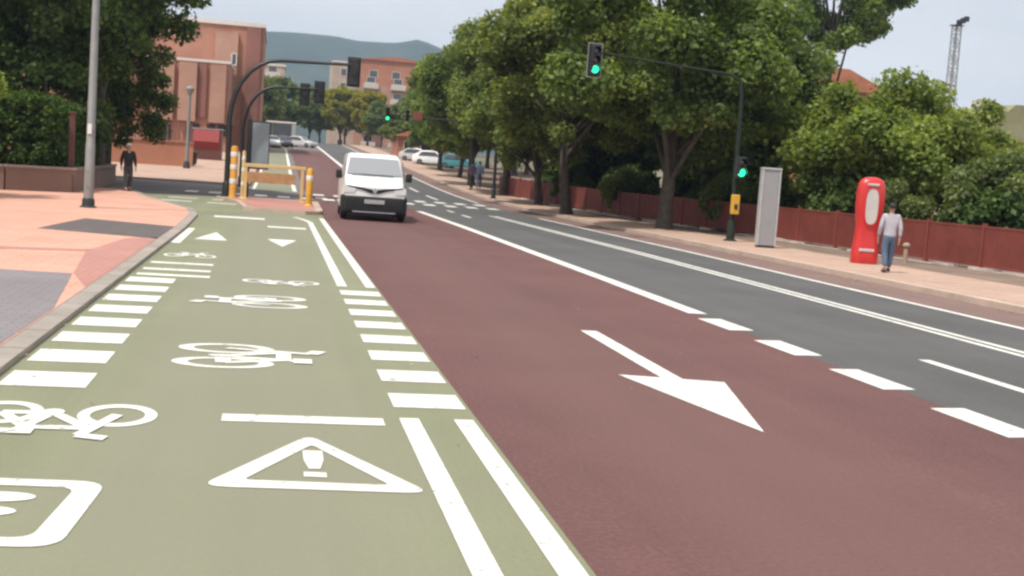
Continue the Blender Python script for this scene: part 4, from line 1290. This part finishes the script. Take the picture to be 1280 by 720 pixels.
# brick block on the left: tall part behind, lower ribbed wing in front
bl = thing('brick_building', 'large rose brick apartment building with vertical ribs behind the left corner', 'building', (0, 0, 0))
zb = tz(124) - 0.6
b = MB(); b.box(-30, -1.95, 128, 146, zb, 14.35); b.build('wall', M['brick_a'], bl)
b = MB(); b.box(-30.15, -1.80, 127.85, 146.15, 14.353, 14.75); b.build('parapet', M['parapet'], bl)
b = MB(); b.box(-3.6, -2.2, 127.45, 127.997, zb, 14.3); b.build('rib', M['brick_d'], bl)
b = MB(); b.box(-6.6, -4.4, 127.6, 127.997, 4.5, 13.6); b.build('rib', M['brick_b'], bl)
b = MB(); b.box(-26, -4.75, 118.6, 127.4, zb, 9.85); wing = b.build('wing', M['brick_a'], bl)
b = MB(); b.box(-26.1, -4.65, 118.5, 127.39, 9.853, 10.1); b.build('wing_parapet', M['parapet'], wing)
for x0, x1, mt in ((-9.2, -7.6, 'brick_b'), (-7.45, -6.75, 'brick_d'), (-6.4, -5.0, 'brick_b'), (-11.6, -9.6, 'brick_b'), (-13.2, -12.1, 'brick_d'), (-15.6, -13.8, 'brick_b')):
    b = MB(); b.box(x0, x1, 118.0 if mt == 'brick_b' else 118.35, 118.597, 4.4 if mt != 'brick_d' else 4.8, 9.7); b.build('rib', M[mt], wing)
for x0 in (-6.55, -5.55):
    b = MB(); b.box(x0, x0 + 0.75, 118.45, 118.595, 3.2, 4.25); b.build('garage_opening', M['darkdoor'], wing)
for x0 in (-8.4, -10.9):
    b = MB(); b.box(x0, x0 + 1.2, 118.45, 118.595, 2.1, 4.2); b.build('garage_opening', M['darkdoor'], wing)
window(bl, -5.0, -4.45, 127.6, 10.4, 11.6, -1)

# low red wall, awning, bin and pole on the far left pavement
rw = thing('brick_wall', 'low sunlit red brick wall across the side street on the left', 'wall', (0, 0, 0))
b = MB(); b.box(-30, -5.35, 82.5, 82.8, tz(82) + 0.06, tz(82) + 1.60); b.build('wall', M['brick_o'], rw)
b = MB(); b.box(-30, -5.30, 82.42, 82.88, tz(82) + 1.603, tz(82) + 1.70); b.build('coping', M['brick_a'], rw)
b = MB()
for k in range(100): b.box(-29.9 + k * 0.246, -29.84 + k * 0.246, 82.62, 82.68, tz(82) + 1.703, tz(82) + 2.75)
b.box(-29.95, -5.45, 82.61, 82.69, tz(82) + 2.752, tz(82) + 2.82)
b.build('railing', M['brick_d'], rw)
M['red_canvas'] = mat_plain('red_canvas', (0.25, 0.032, 0.03), 0.7)
aw = thing('kiosk', 'small kiosk with a red canvas front beside the low red brick wall', 'kiosk', (-5.3, 97, tz(97) + 0.08))
b = MB(); b.box(-1.1, 1.1, 0.0, 1.6, 0, 2.2, bev=0.02); b.build('cabin', M['brick_d'], aw)
b = MB(); b.prism([(-0.02, 2.25), (-0.02, 0.85), (-0.16, 0.85), (-0.55, 1.35), (-0.1, 2.25)], 'x', -1.0, 0.9); b.build('awning', M['red_canvas'], aw)
b = MB(); b.box(-1.2, 1.2, -0.1, 1.7, 2.253, 2.35, bev=0.02); b.build('roof', M['galv'], aw)
lb_ = thing('litter_bin', 'small dark litter bin at the foot of the far grey pole', 'litter bin', (-5.42, 84.6, tz(84.6) + 0.08))
b = MB(); b.lathe([(0.0, 0.1), (0.2, 0.1), (0.25, 0.85), (0.27, 0.88), (0.25, 0.92), (0.0, 0.95)], n=14); b.build('drum', M['darkmetal'], lb_, True)
b = MB(); b.lathe([(0.05, 0), (0.12, 0.0), (0.12, 0.03), (0.05, 0.1)], n=12); b.build('foot', M['darkmetal'], lb_, True)
fp = thing('lamp_post', 'thin grey far lamp post in front of the brick building', 'lamp post', (-5.55, 80.3, tz(80.3) + 0.08))
b = MB(); b.tube([(0, 0, 0), (0, 0, 4.6)], [0.13, 0.09], 10); b.build('pole', M['galv'], fp, True)
b = MB(); b.lathe([(0.0, 4.55), (0.1, 4.55), (0.24, 4.8), (0.26, 4.95), (0.1, 5.1), (0.0, 5.12)], n=14); b.build('lamp_head', M['galv'], fp, True)
b = MB(); b.lathe([(0.0, 0), (0.24, 0), (0.22, 0.05), (0.16, 0.4), (0.13, 0.45)], n=12); b.build('base_collar', M['darkmetal'], fp, True)

# mid block at the end of the road
mbd = thing('apartment_block', 'orange-topped brick apartment block with pale balconies at the end of the road', 'building')
b = MB(); b.box(14.6, 30, 250, 266, 3, 17.2); b.build('wall', M['brick_b'], mbd)
b = MB(); b.box(15.0, 29.6, 250.4, 265.6, 17.203, 22.2); b.build('top_storey', M['brick_o'], mbd)
b = MB(); b.prism([(14.7, 22.203), (29.9, 22.203), (22.3, 23.1)], 'y', 250.1, 266); b.build('roof', M['roof_tile'], mbd)
b = MB(); b.box(9.8, 14.597, 251, 266, 3, 21.2); b.build('side_tower', M['render_tan'], mbd)
b = MB(); b.box(9.7, 14.59, 250.9, 266.1, 21.203, 21.5); b.build('tower_parapet', M['parapet'], mbd)
for fl in range(5):
    z0 = 5.0 + fl * 2.9
    for x0 in (16.0, 21.4, 26.2):
        b = MB(); b.box(x0, x0 + 2.9, 248.9, 249.995, z0 - 0.12, z0 + 0.95); b.build('balcony', M['render_pale'], mbd)
        window(mbd, x0 + 0.5, x0 + 2.3, 250, z0 + 1.0, z0 + 2.2)
for x0 in (17.0, 21.5, 26.0):
    window(mbd, x0, x0 + 1.7, 250.4, 18.6, 20.2)
for fl in range(6):
    window(mbd, 11.4, 12.6, 251, 4.6 + fl * 2.8, 6.1 + fl * 2.8)

tb = thing('apartment_block', 'tan apartment tower far away beside the tall brick building', 'building')
b = MB(); b.box(-12, 0.55, 262, 275, 3, 20.2); b.build('wall', M['render_tan'], tb)
b = MB(); b.box(-12.2, 0.75, 261.8, 275.2, 20.203, 20.6); b.build('roof', M['parapet'], tb)
for fl in range(5):
    b = MB(); b.box(-3.4, -0.3, 260.9, 261.995, 6.2 + fl * 2.9, 7.2 + fl * 2.9); b.build('balcony', M['render_pale'], tb)
    window(tb, -2.8, -1.0, 262, 7.3 + fl * 2.9, 8.6 + fl * 2.9)

ob2 = thing('brick_house', 'low orange brick house under the trees right of the van', 'house')
b = MB(); b.box(13.2, 17.4, 141, 149, 1.5, 5.0); b.build('wall', M['brick_o'], ob2)
b = MB(); b.prism([(12.9, 5.003), (17.7, 5.003), (15.3, 6.0)], 'y', 140.6, 149.4); b.build('roof', M['roof_tile'], ob2)
for x0 in (13.9, 15.8):
    window(ob2, x0, x0 + 0.9, 141, 3.4, 4.5)

rb = thing('orange_building', 'orange roofed building showing between the poplar and the round tree', 'building')
b = MB(); b.box(37.2, 47, 92, 102, 0, 9.9); b.build('wall', M['brick_o'], rb)
b = MB(); b.prism([(36.8, 9.903), (47.4, 9.903), (43.5, 11.6), (40.0, 11.6)], 'y', 91.6, 102.4); b.build('roof', M['roof_tile'], rb)
b = MB(); b.box(40.4, 42.2, 93, 94.5, 10.2, 12.1); b.build('chimney', M['parapet'], rb)
for x0 in (38, 40.5, 43):
    window(rb, x0, x0 + 1.3, 92, 5.6, 7.2)
tr = thing('tan_building', 'tan building behind the pale bush at the right picture edge', 'building')
b = MB(); b.box(48.0, 64, 80, 92, 0, 6.3); b.build('wall', M['render_tan'], tr)
b = MB(); b.prism([(47.6, 6.303), (64.4, 6.303), (58, 8.9), (50.5, 8.9)], 'y', 79.6, 92.4); b.build('roof', mat_plain('olive_roof', (0.26, 0.24, 0.14), 0.9, var=0.15, scale=1), tr)
b = MB(); b.box(51, 52.2, 85, 86.2, 7.5, 9.6); b.build('chimney', M['parapet'], tr)
for x0 in (49.5, 53, 56.5):
    window(tr, x0, x0 + 1.4, 80, 3.4, 5.0)

# ------------------------------------------------------------------ people
M['skin'] = mat_plain('skin', (0.42, 0.24, 0.17), 0.55, var=0.06)
def skin_mesh(name, joints, edges, mat, parent, sub=2, root=0, extra=None):
    me = bpy.data.meshes.new(name)
    me.from_pydata([j[0] for j in joints], edges, [])
    o = bpy.data.objects.new(name, me)
    C.objects.link(o)
    md = o.modifiers.new('skin', 'SKIN')
    md.use_smooth_shade = True
    if not me.skin_vertices: me.skin_vertices.new()
    sv = me.skin_vertices[0].data
    for i, j in enumerate(joints):
        r_ = j[1]
        sv[i].radius = r_ if hasattr(r_, '__len__') else (r_, r_)
        sv[i].use_root = (i == root)
    ms = o.modifiers.new('sub', 'SUBSURF')
    ms.levels = ms.render_levels = sub
    dg = bpy.context.evaluated_depsgraph_get()
    ev = o.evaluated_get(dg)
    nm = bpy.data.meshes.new_from_object(ev)
    bpy.data.objects.remove(o)
    nm.name = name
    nm.materials.clear()
    nm.materials.append(mat)
    nm.polygons.foreach_set('use_smooth', [True] * len(nm.polygons))
    return link(bpy.data.objects.new(name, nm), parent)

def build_person(label, loc, rz, s, top, legs, hair, shoe, stride=0.22, arm=0.16, long_sleeve=False, hair_vol=1.0, group=None, bag=None, shorts=False):
    """walking figure facing -y, 1.72 m at s = 1"""
    p = thing('person', label, 'person', loc, rz, group)
    p.scale = (s, s, s)
    J, E = [], []
    def j(co, r_): J.append((co, r_)); return len(J) - 1
    def chain(*ids):
        for a, b_ in zip(ids, ids[1:]): E.append((a, b_))
    pel = j((0, 0, 0.93), (0.135, 0.10))
    sp = j((0, -0.005, 1.10), (0.125, 0.09))
    ch = j((0, 0.0, 1.28), (0.15, 0.105))
    nb = j((0, 0.01, 1.425), (0.07, 0.065))
    nk = j((0, 0.0, 1.485), 0.052)
    h1 = j((0, -0.015, 1.555), (0.070, 0.082))
    h2 = j((0, -0.005, 1.635), (0.078, 0.095))
    h3 = j((0, 0.0, 1.70), (0.045, 0.055))
    chain(pel, sp, ch, nb, nk, h1, h2, h3)
    nose = j((0, -0.115, 1.585), 0.014); chain(h1, nose)
    limbs = {}
    for sd_, f in ((-1, 1), (1, -1)):
        sh_ = j((sd_ * 0.175, 0.0, 1.385), 0.062)
        el = j((sd_ * 0.235, f * arm * 0.35 + 0.03, 1.115), 0.043)
        wr = j((sd_ * 0.24, f * arm - 0.04, 0.875), 0.030)
        pa = j((sd_ * 0.235, f * arm - 0.06, 0.81), (0.022, 0.040))
        chain(ch, sh_, el, wr, pa)
        for q, ln in enumerate((0.072, 0.082, 0.078, 0.062)):
            dy = -0.034 + q * 0.022
            f1 = j((sd_ * 0.236, f * arm - 0.06 + dy, 0.765), 0.010)
            f2 = j((sd_ * 0.228, f * arm - 0.065 + dy, 0.765 - ln), 0.008)
            chain(pa, f1, f2)
        th1 = j((sd_ * 0.222, f * arm - 0.105, 0.80), 0.011)
        th2 = j((sd_ * 0.215, f * arm - 0.125, 0.755), 0.009)
        chain(pa, th1, th2)
        hip = j((sd_ * 0.085, 0.0, 0.87), 0.092)
        g_ = -f * stride
        kn = j((sd_ * 0.095, g_ * 0.45 - 0.02 - (0.04 if g_ > 0 else 0), 0.485), 0.058)
        lift = 0.03 if g_ > 0 else 0.0
        an = j((sd_ * 0.095, g_, 0.095 + lift), 0.040)
        to = j((sd_ * 0.11, g_ - 0.165, 0.035 + (0 if g_ > 0 else 0.015)), (0.042, 0.028))
        chain(pel, hip, kn, an, to)
        limbs[sd_] = (J[sh_][0], J[el][0], J[wr][0], J[hip][0], J[kn][0], J[an][0], J[to][0])
    skin_mesh('body', J, E, M['skin'], p)
    # shirt
    J2, E2 = [((0, 0, 0.86), (0.178, 0.145)), ((0, 0, 0.93), (0.172, 0.135)), ((0, -0.005, 1.10), (0.165, 0.125)), ((0, 0, 1.29), (0.178, 0.13)), ((0, 0.01, 1.43), (0.088, 0.082))], [(0, 1), (1, 2), (2, 3), (3, 4)]
    for sd_ in (-1, 1):
        a, b_, c_ = [Vector(v) for v in limbs[sd_][:3]]
        k = len(J2)
        J2.append((tuple(a), 0.078)); E2.append((3, k))
        mid = b_ if long_sleeve else a.lerp(b_, 0.75)
        J2.append((tuple(mid), 0.060)); E2.append((k, k + 1))
        if long_sleeve:
            J2.append((tuple(b_.lerp(c_, 0.9)), 0.045)); E2.append((k + 1, k + 2))
    skin_mesh('shirt', J2, E2, top, p)
    J3, E3 = [((0, 0, 1.00), (0.150, 0.118)), ((0, 0, 0.88), (0.150, 0.122))], [(0, 1)]
    for sd_ in (-1, 1):
        hp, kn, an, to = [Vector(v) for v in limbs[sd_][3:]]
        k = len(J3)
        J3.append((tuple(hp + Vector((0, 0, -0.04))), 0.106)); E3.append((1, k))
        J3.append((tuple(kn), 0.078)); E3.append((k, k + 1))
        if not shorts:
            J3.append((tuple(an + Vector((0, 0, 0.02))), 0.062)); E3.append((k + 1, k + 2))
    skin_mesh('trousers', J3, E3, legs, p)
    for sd_ in (-1, 1):
        an, to = Vector(limbs[sd_][5]), Vector(limbs[sd_][6])
        skin_mesh('shoe', [((an.x, an.y + 0.045, to.z), (0.042, 0.038)), ((an.x, an.y - 0.05, to.z + 0.004), (0.047, 0.042)), (tuple(to), (0.048, 0.030))], [(0, 1), (1, 2)], shoe, p)
    b = MB()
    rings = []
    for k, (zz, rr) in enumerate(((1.585, 0.092), (1.62, 0.098), (1.66, 0.098), (1.695, 0.085), (1.72, 0.055), (1.73, 0.02))):
        cut = -0.03 if k < 2 else -0.2
        rings.append([(rr * hair_vol * 0.90 * math.cos(a), max(cut, 0.012 + rr * hair_vol * 1.12 * math.sin(a)), zz) for a in [q * math.pi / 10 for q in range(20)]])
    b.loft(rings); b.build('hair', hair, p, True, 80)
    for sd_ in (-1, 1):
        b = MB(); b.ball((sd_ * 0.03, -0.090, 1.612), 0.012, 8); b.build('eye', M['bumper'], p, True)
        b = MB(); b.ball((sd_ * 0.080, 0.005, 1.595), (0.012, 0.022, 0.033), 8); b.build('ear', M['skin'], p, True)
    return p
cl_white = mat_plain('white_shirt', (0.42, 0.40, 0.44), 0.85, var=0.1, scale=9)
cl_jean = mat_plain('blue_jeans', (0.085, 0.125, 0.20), 0.85, var=0.2, scale=9)
cl_dark = mat_plain('dark_cloth', (0.018, 0.016, 0.020), 0.85, var=0.2)
cl_grey = mat_plain('grey_cloth', (0.06, 0.058, 0.06), 0.85, var=0.2)
cl_purple = mat_plain('violet_cloth', (0.20, 0.13, 0.20), 0.85)
cl_blue = mat_plain('slate_blue_cloth', (0.10, 0.14, 0.22), 0.85)
h_dark = mat_plain('dark_hair', (0.015, 0.012, 0.011), 0.6)
h_white = mat_plain('white_hair', (0.62, 0.60, 0.58), 0.7)
sh_dark = mat_plain('dark_shoe', (0.03, 0.026, 0.026), 0.6)
sh_brown = mat_plain('brown_shoe', (0.16, 0.06, 0.04), 0.6)
build_person('man in a white shirt and blue jeans walking away past the red booth', (12.82, 24.35, 0.118), R(170), 0.86, cl_white, cl_jean, h_dark, sh_dark, 0.15, 0.08, True)
build_person('white-haired person in dark clothes walking by the hedge corner', (-5.28, 46.9, 0.058), R(20), 1.0, cl_dark, cl_grey, h_white, sh_brown, 0.14, 0.08, True, 1.12)
build_person('far pedestrian in a violet top and dark trousers on the right pavement', (11.9, 76.5, tz(76.5) + 0.117), R(185), 1.0, cl_purple, cl_grey, h_dark, sh_dark, 0.2, 0.14, True, group='pedestrians far along the right pavement')
build_person('far pedestrian in a slate blue top beside the one in violet', (12.6, 78.0, tz(78) + 0.117), R(175), 1.02, cl_blue, cl_jean, h_dark, sh_dark, 0.16, 0.1, True, group='pedestrians far along the right pavement')

# ------------------------------------------------------------------ dry leaf scraps and grit on the road
rnd = random.Random(77)
b = MB()
def scrap(x, y, s_, z):
    a = rnd.uniform(0, 6.28)
    k = rnd.randint(4, 6)
    b.add([(x + s_ * rnd.uniform(0.5, 1) * math.cos(a + q * 6.283 / k), y + s_ * rnd.uniform(0.6, 1.3) * math.sin(a + q * 6.283 / k), z + rnd.uniform(0.002, 0.012)) for q in range(k)], [tuple(range(k))])
for _ in range(70): scrap(rnd.uniform(-1.7, 5.4), rnd.uniform(5.5, 24), rnd.uniform(0.006, 0.015), 0.006)
for _ in range(260): scrap(kr(20) - abs(rnd.gauss(0, 0.5)), rnd.uniform(14, 48), rnd.uniform(0.015, 0.04), 0.006)
for _ in range(160): scrap(rnd.uniform(12.0, 14.2), rnd.uniform(18, 50), rnd.uniform(0.015, 0.045), 0.125)
for _ in range(60):
    yy = rnd.uniform(6, 30)
    scrap(kl(yy) + abs(rnd.gauss(0, 0.06)) + 0.02, yy, rnd.uniform(0.008, 0.02), 0.006)
lt_ = b.build('leaf_litter', mat_plain('dry_leaf_scraps', (0.30, 0.235, 0.15), 0.9, var=0.5, scale=3))
lt_['kind'] = 'stuff'

# ------------------------------------------------------------------ haze
b = MB(); b.box(-1950, 1950, -100, 1950, -1.2, 190)
hz = b.build('haze', None)
hm = bpy.data.materials.new('haze_air')
hm.use_nodes = True
hm.node_tree.nodes.clear()
ho = hm.node_tree.nodes.new('ShaderNodeOutputMaterial')
pv = hm.node_tree.nodes.new('ShaderNodeVolumePrincipled')
pv.inputs['Color'].default_value = (0.55, 0.74, 1.0, 1)
pv.inputs['Density'].default_value = 0.00030
pv.inputs['Anisotropy'].default_value = 0.2
hm.node_tree.links.new(pv.outputs[0], ho.inputs['Volume'])
hz.data.materials.clear()
hz.data.materials.append(hm)
hz['kind'] = 'stuff'
